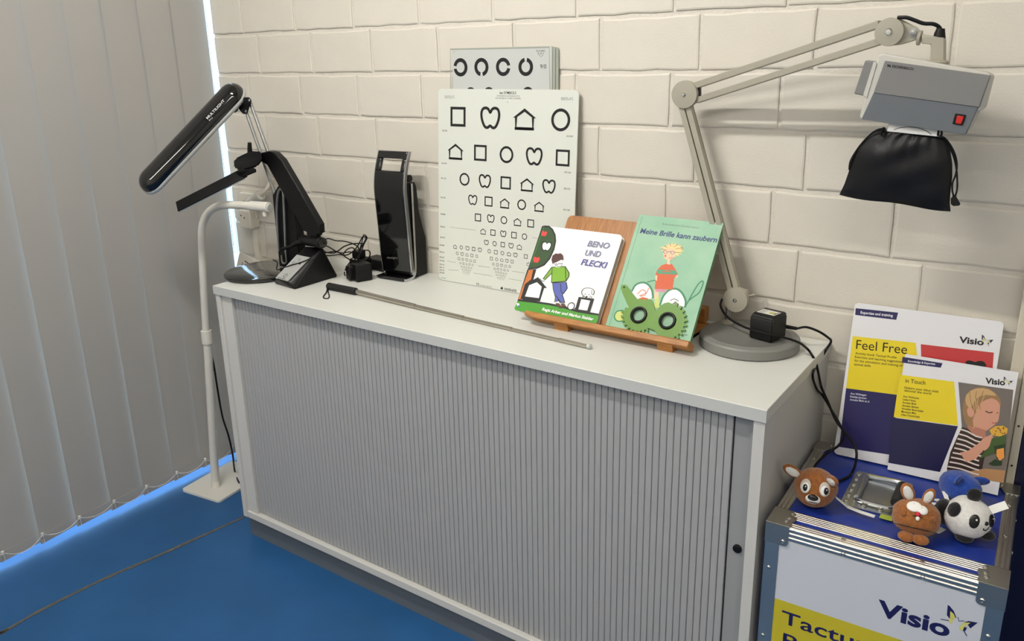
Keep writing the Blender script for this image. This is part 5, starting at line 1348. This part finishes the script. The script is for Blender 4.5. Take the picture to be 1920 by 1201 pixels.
# rest its upper edge against the binder
lean = math.atan2(bv_.y, bv_.z)
wv = V((0, math.sin(lean), math.cos(lean))); 
PW = Plane(wl_, V((1, .025, 0)), wv)
wh = (PW.px(1689, 668)[1] + PW.px(1903, 690)[1]) / 2; ww = PW.px(1873, 912)[0]; ww = (ww + PW.px(1903, 690)[0] - PW.px(1689, 668)[0]) / 2
wb = thing('workbook', 'white workbook with a photo of a child smelling a flower in front of the binder', 'book', wl_ + V((ww / 2, 0, 0)))
obj('pages', B().prism([PW.pt(a, b_, -.0006) for a, b_ in ((.001, .0), (ww - .001, .0), (ww - .001, wh - .001), (.001, wh - .001))], -PW.n * .008), M_page, wb)
obj('front_cover', B().prism([PW.pt(a, b_, 0) for a, b_ in ((0, 0), (ww, 0), (ww, wh), (0, wh))], -PW.n * .0006), M_bind, wb)
pr = Print(PW); M_navd = mat('deep_navy_print', (22, 22, 66), .3)
D = {k: mat('photo_' + k, v, .3) for k, v in dict(bg=(112, 104, 98), hair=(150, 116, 78), hair2=(196, 160, 112), skin=(206, 150, 126), skin2=(176, 118, 98), dark=(52, 38, 34), stripe=(220, 206, 198), leaf=(64, 88, 44), leaf2=(38, 58, 32), bloom=(214, 170, 60), bloom2=(120, 66, 30), petal=(226, 150, 70), table=(178, 134, 92), lip=(176, 92, 92)).items()}
def P7(pts, m, sm=0): pr.px([c6(*q) for q in pts], m, sm)
def L7(pts, w, m, sm=0): pr.line([c6(*q) for q in pts], w / 3.336 * .00108, m, False, sm)
P7([(441, 362), (692, 402), (680, 430), (438, 398)], M_nav2)
pr.text('Knowledge & Expertise', c6(475, 394), c6(645, 413), M_wtxt, .0042, .02)
P7([(424, 474), (764, 518), (788, 792), (386, 738)], M_yel2)
P7([(384, 742), (788, 796), (675, 1082), (352, 1024)], M_navd)
pr.text('in Touch', c6(458, 522), c6(583, 537), M_ink, .0085, .008)
for i, t in enumerate(('Helping your blind child', 'discover the world')):
    w_ = (212, 168)[i]; pr.text(t, c6(452, 560 + 18 * i), c6(452 + w_, 560 + 18 * i + w_ * .125), M_ink, .0046, .015)
for i, t in enumerate(('Ans Withagen', 'Lieke Heins', 'Anneke Blok', 'Anneke Betten', 'Annelien Buurmeijer', 'Monique Mul', 'Lilian Oosterlaak')):
    w_ = (100, 82, 88, 104, 138, 90, 118)[i]; pr.text(t, c6(444 - 2 * i, 614 + 19 * i), c6(444 - 2 * i + w_, 614 + 19 * i + w_ * .13), M_ink, .0040, .015)
pr.text('Visio', c6(958, 528), c6(1082, 540), M_ink, .0115, .03); butterfly(pr, PW.px(*c6(1094, 516)), .017)
P7([(790, 520), (1134, 568), (1080, 1120), (1075, 1150), (905, 1118), (718, 1075), (812, 800)], D['bg'])
P7([(700, 1085), (850, 1080), (960, 1060), (1085, 1072), (1072, 1150), (905, 1120), (730, 1082)], D['table'])
P7([(825, 740), (818, 690), (830, 620), (860, 575), (920, 552), (985, 562), (1035, 600), (1058, 650), (1040, 680), (960, 690), (920, 720), (890, 790), (850, 800)], D['hair'], 2)
P7([(905, 700), (930, 650), (1000, 620), (1045, 650), (1050, 690), (1044, 740), (1035, 770), (1000, 800), (950, 830), (900, 820), (880, 760)], D['skin'], 2)
P7([(900, 800), (960, 820), (965, 880), (900, 890), (840, 850), (850, 790)], D['skin2'], 1)
P7([(845, 690), (865, 675), (885, 690), (888, 725), (870, 740), (850, 725)], D['skin'], 2)
P7([(840, 600), (900, 560), (980, 565), (1030, 605), (960, 600), (900, 625), (870, 680), (840, 660)], D['hair2'], 2)
for k in range(6): L7([(860 + 22 * k, 575 - 6 * (k % 2)), (868 + 14 * k, 640), (880 + 12 * k, 690)], 4, D['hair2' if k % 2 else 'hair'], 2)
L7([(895, 620), (905, 700), (910, 770), (880, 810)], 5, D['hair2'], 2)
L7([(960, 700), (985, 712), (1005, 705)], 6, D['dark'], 2); L7([(1030, 712), (1040, 712)], 5, D['dark']); L7([(1000, 772), (1018, 778), (1032, 770)], 6, D['lip'], 1)
P7([(815, 800), (850, 810), (900, 860), (950, 870), (1000, 900), (960, 960), (940, 1060), (850, 1078), (718, 1065), (740, 960), (780, 870)], D['dark'])
for k in range(9):
    y = 815 + 29 * k; L7([(805 - 10 * k, y), (850 - 6 * k, y + 14), (900 - 2 * k, y + 42), (940 - (k > 4) * 20, y + 52)], 9, D['stripe'], 2)
P7([(800, 960), (850, 950), (920, 900), (950, 880), (975, 910), (900, 1000), (840, 1020)], D['skin'], 1)
P7([(920, 905), (945, 870), (1000, 845), (1010, 870), (985, 930), (950, 950)], D['skin'], 1)
for k in range(3): L7([(950, 890 + 22 * k), (1000, 868 + 24 * k), (1010, 875 + 24 * k)], 12, D['skin'], 1)
P7([(985, 820), (1020, 795), (1070, 792), (1100, 810), (1095, 840), (1050, 860), (1000, 850)], D['bloom'], 1)
rr = random.Random(4)
for k in range(26): pr.disc(c6(1000 + rr.random() * 90, 802 + rr.random() * 45), .0013, D['bloom2' if k % 2 else 'petal'], 6)
P7([(1000, 870), (1090, 850), (1085, 930), (1020, 960), (920, 1000), (950, 960), (985, 920)], D['leaf']); P7([(1010, 920), (1085, 905), (1080, 985), (1030, 1000)], D['leaf2']); P7([(1030, 940), (1075, 930), (1078, 990), (1050, 1010), (1028, 980)], D['petal'], 1)
P7([(980, 1030), (1020, 1000), (1065, 1015), (1060, 1040), (1010, 1042)], D['leaf2'])
pr.build('cover_print', wb)

# ---------------------------------------------------------------- plush toys
def fur(name, rgb, rgb2=None): return mat(name, rgb, 0.9, var=(160, 0.2), rgb2=rgb2, bump=(520, 0.9), sheen=.35)
F_br = fur('brown_plush', (158, 98, 44), (132, 76, 30)); F_rust = fur('tawny_plush', (166, 104, 50), (138, 80, 34)); F_wh = fur('white_plush', (232, 230, 226), (214, 212, 208)); F_bk = fur('black_plush', (16, 16, 18)); F_bl = fur('blue_plush', (36, 78, 170), (26, 58, 140))
M_eyeb = mat('black_embroidery', (10, 10, 10), .35); M_eyew = mat('white_felt', (236, 234, 230), .7); M_pinkf = mat('red_felt', (196, 40, 60), .7); M_grf = mat('pale_grey_felt', (196, 188, 178), .8); M_tag = mat('white_satin_tag', (226, 226, 222), .45)
def toyframe(c, face_px, zc):
    """frame whose -y axis looks along the toy's face direction"""
    return None
class Toy:
    def __init__(s, name, label, px_, py_, r, facing, cat='soft toy', hgt=.95, group='plush animals on the flight case'):
        p = AZ(px_, py_, CZ + .003); s.c = V((p.x, p.y, CZ + .003 + r * hgt)); s.r = r
        s.f = V(facing).normalized(); s.s = s.f.cross(V((0, 0, 1))).normalized(); s.s = -s.s; s.u = s.s.cross(s.f) * -1
        if s.u.z < 0: s.u = -s.u
        s.t = thing(name, label, cat, (p.x, p.y, CZ + .003), group)
    def dirv(s, az, el):
        """az: degrees to the viewer's right of the face, el: up"""
        a, e_ = math.radians(az), math.radians(el)
        return (s.f * math.cos(a) * math.cos(e_) + s.s * math.sin(a) * math.cos(e_) + s.u * math.sin(e_)).normalized()
    def body(s, m, sc=(1, 1, .95), seed=1, mats=None):
        rr_ = random.Random(seed); ph_ = [rr_.uniform(0, 6) for _ in range(6)]
        def fn(p):
            k = 1 + .025 * math.sin(3 * p.x + ph_[0]) * math.sin(4 * p.y + ph_[1]) + .02 * math.sin(6 * p.z + ph_[2]) + .012 * math.sin(11 * p.x + ph_[3]) * math.sin(9 * p.z + ph_[4])
            return p * k
        Mr = Matrix((s.s, -s.f, s.u)).transposed()
        s.sc = sc
        return obj('body', B().sphere(s.c, (s.r * sc[0], s.r * sc[1], s.r * sc[2]), Mr, 36, 24, fn=fn), m, s.t, smooth=80)
    def surf(s, az, el, k=1.0):
        d = s.dirv(az, el); x, y, z = d.dot(s.s) / s.sc[0], d.dot(s.f) / s.sc[1], d.dot(s.u) / s.sc[2]
        return s.c + d * (s.r * k / math.sqrt(x * x + y * y + z * z))
    def patch(s, name, az, el, rx, ry, m, parent, th=.0025, roll=0, k=1.0):
        d = s.dirv(az, el); p = s.surf(az, el, k); r0 = s.s if abs(d.dot(s.u)) < .95 else s.s
        r0 = s.u.cross(d).normalized(); 
        if r0.dot(s.s) < 0: r0 = -r0
        u0 = r0.cross(d); u0 = u0 if u0.dot(s.u) > 0 else -u0
        R_ = math.radians(roll); r1 = r0 * math.cos(R_) + u0 * math.sin(R_); u1 = -r0 * math.sin(R_) + u0 * math.cos(R_)
        Mr = Matrix((r1, u1, d)).transposed()
        return obj(name, B().sphere(p, (rx, ry, th), Mr, 16, 8), m, parent, smooth=80)
    def ear(s, az, el, w, l, m, mi, bend=0.0, roll=0, th=.006, out=.75):
        d = s.dirv(az, el); p = s.surf(az, el, .93); side_ = s.f.cross(d).normalized()
        if side_.length < .1: side_ = s.s
        nrm_ = d.cross(side_).normalized()
        if nrm_.dot(s.f) < 0: nrm_ = -nrm_
        dd_ = (d + nrm_ * bend).normalized(); nrm_ = (nrm_ - dd_ * nrm_.dot(dd_)).normalized(); side_ = dd_.cross(nrm_)
        Mr = Matrix((side_, dd_, nrm_)).transposed()
        e_ = obj('ear', B().sphere(p + dd_ * l * out, (w, l, th), Mr, 18, 12), m, s.t, smooth=80)
        if mi: obj('ear_lining', B().sphere(p + dd_ * l * out + nrm_ * th * .55, (w * .72, l * .78, th * .62), Mr, 16, 10), mi, e_, smooth=80)
        return e_
def ribbon(pts, w, m, name, parent, up=V((0, 0, 1))):
    mb = B(); rings = []
    for i, p in enumerate(pts):
        t = (pts[min(i + 1, len(pts) - 1)] - pts[max(i - 1, 0)]).normalized(); sd = t.cross(up).normalized() * w / 2
        rings.append([p - sd, p + sd, p + sd + up * .0006, p - sd + up * .0006])
    mb.loft(rings); return obj(name, mb, m, parent)
tocam = lambda p: V((CAM.x - p[0], CAM.y - p[1], CAM.z - p[2]))

# fawn
ty = Toy('plush_fawn', 'round brown plush fawn with white-lined ears at the left corner of the case', 1526, 944, .0375, (0.14, -.96, .22))
b_ = ty.body(F_br, (1.06, 1.0, .98), 2)
ty.ear(-78, 30, .011, .021, F_br, F_wh, .25); ty.ear(60, 36, .012, .022, F_br, F_wh, .7, out=.5)
for az in (-24, 30):
    pch = ty.patch('eye_patch', az, 12, .0105, .0135, M_grf, b_, .0022); ty.patch('eye_white', az + (2 if az < 0 else -1), 9, .0075, .0095, M_eyew, pch, .0022, k=1.03); ty.patch('pupil', az + 2, 8, .0052, .0072, M_eyeb, pch, .0022, k=1.05)
    ty.patch('eye_glint', az + 3, 11, .0014, .0018, M_eyew, pch, .0012, k=1.085)
mz = ty.patch('muzzle', 1, -22, .0135, .0105, M_eyew, b_, .004); ty.patch('nose', 1, -15, .0098, .0062, M_eyeb, mz, .0045, k=1.05); ty.patch('mouth', 2, -29, .0085, .0018, M_eyeb, mz, .0015, k=1.08)
p0 = ty.surf(78, -14); ribbon([p0, AZ(1590, 950, CZ + .012), AZ(1615, 960, CZ + .011), AZ(1640, 968, CZ + .010)], .010, M_tag, 'satin_tag', ty.t)
# hare
ty = Toy('plush_hare', 'tawny plush hare with white eyes and buck teeth lying at the front edge', 1713, 1001, .0365, (0.10, -.86, .48))
b_ = ty.body(F_rust, (1.10, 1.0, .92), 5)
ty.ear(-52, 60, .0115, .018, F_rust, F_wh, .1); ty.ear(48, 62, .0095, .017, F_rust, F_wh, .1)
ty.patch('eye_white', -9, 28, .0125, .0105, M_eyew, b_, .003); ty.patch('eye_white', 14, 22, .0095, .0085, M_eyew, b_, .003)
ty.patch('pupil', -10, 34, .0014, .0014, M_eyeb, b_, .0036); ty.patch('pupil', 12, 27, .0014, .0014, M_eyeb, b_, .0036)
ty.patch('nose', 4, 8, .0042, .0048, M_pinkf, b_, .0035); ty.patch('mouth', 3, 2, .009, .0008, M_eyeb, b_, .0018); ty.patch('tooth', 4, -3, .0034, .0042, M_eyew, b_, .0025)
for az in (-34, 42): ty.patch('cheek', az, 2, .006, .0055, F_br, b_, .003)
ty.patch('seam', 0, -32, .036, .0009, M_eyeb, b_, .0012)
for az in (-30, 30):
    p = ty.surf(az, -46, .92); p.z = CZ + .0118; obj('foot', B().sphere(p + ty.f * .004, (.014, .012, .0085), None, 16, 10), F_rust, ty.t, smooth=80)
p0 = ty.surf(82, -30); ribbon([p0, AZ(1757, 996, CZ + .010), AZ(1768, 990, CZ + .010)], .012, M_tag, 'satin_tag', ty.t)
# panda
ty = Toy('plush_panda', 'white and black plush panda lying with its face to the right', 1809, 1003, .0392, (0.36, -.88, .2))
b_ = ty.body(F_wh, (1.0, 1.06, .92), 8)
ty.patch('ear', -54, 26, .0115, .0135, F_bk, ty.t, .0065, k=1.02); ty.ear(30, 76, .0125, .0125, F_bk, None, 0, th=.008, out=.8)
for az, ry_ in ((-3, .0122), (46, .0112)):
    e_ = ty.patch('eye_patch', az, 8, .0085, ry_, M_eyeb, b_, .0022, roll=-12); ty.patch('eye_glint', az + 4, 12, .0020, .0020, M_eyew, e_, .0012, k=1.04)
ty.patch('nose', 25, 4, .0045, .0038, M_eyeb, b_, .0035)
mo = [ty.surf(az, el, 1.005) for az, el in ((19, -8), (21, -12), (26, -14), (32, -11), (36, -5))]; obj('mouth', B().tube(catmull(mo, 4), .0009, 6), M_eyeb, b_)
for az, el in ((-28, -62), (58, -38)):
    p = ty.surf(az, el, 1.0); p.z = max(CZ + .0125, p.z) if el < -50 else p.z; obj('paw', B().sphere(p, (.0155, .013, .009), None, 16, 10), F_bk, ty.t, smooth=80)
p = ty.surf(-110, 2, .96); obj('rump', B().sphere(p, (.016, .02, .024), None, 16, 10), F_bk, ty.t, smooth=80)
p0 = ty.surf(68, 30); ribbon([p0, p0 + V((.012, .008, .006)), p0 + V((.022, .012, .012))], .014, M_tag, 'satin_tag', ty.t, V((-.3, -.8, .4)).normalized())
# blue animal behind
ty = Toy('plush_mouse', 'royal blue plush animal with a small black eye behind the panda', 1797, 938, .034, (0.72, -.62, .1), hgt=.86)
b_ = ty.body(F_bl, (.95, 1.22, .86), 12)
ty.ear(-58, 42, .010, .0165, F_bl, None, .3, th=.004, out=.5); ty.ear(52, 30, .011, .019, F_bl, None, .5, th=.004, out=.2)
ty.patch('eye', -8, 6, .0034, .0034, M_eyeb, b_, .0028)
p0 = ty.surf(-100, -12); ribbon([p0, AZ(1778, 944, CZ + .013), AZ(1745, 944, CZ + .010)], .009, M_tag, 'satin_tag', ty.t); 
ribbon([AZ(1752, 935, CZ + .014), AZ(1765, 940, CZ + .020), AZ(1778, 946, CZ + .024)], .013, M_tag, 'care_label', ty.t)
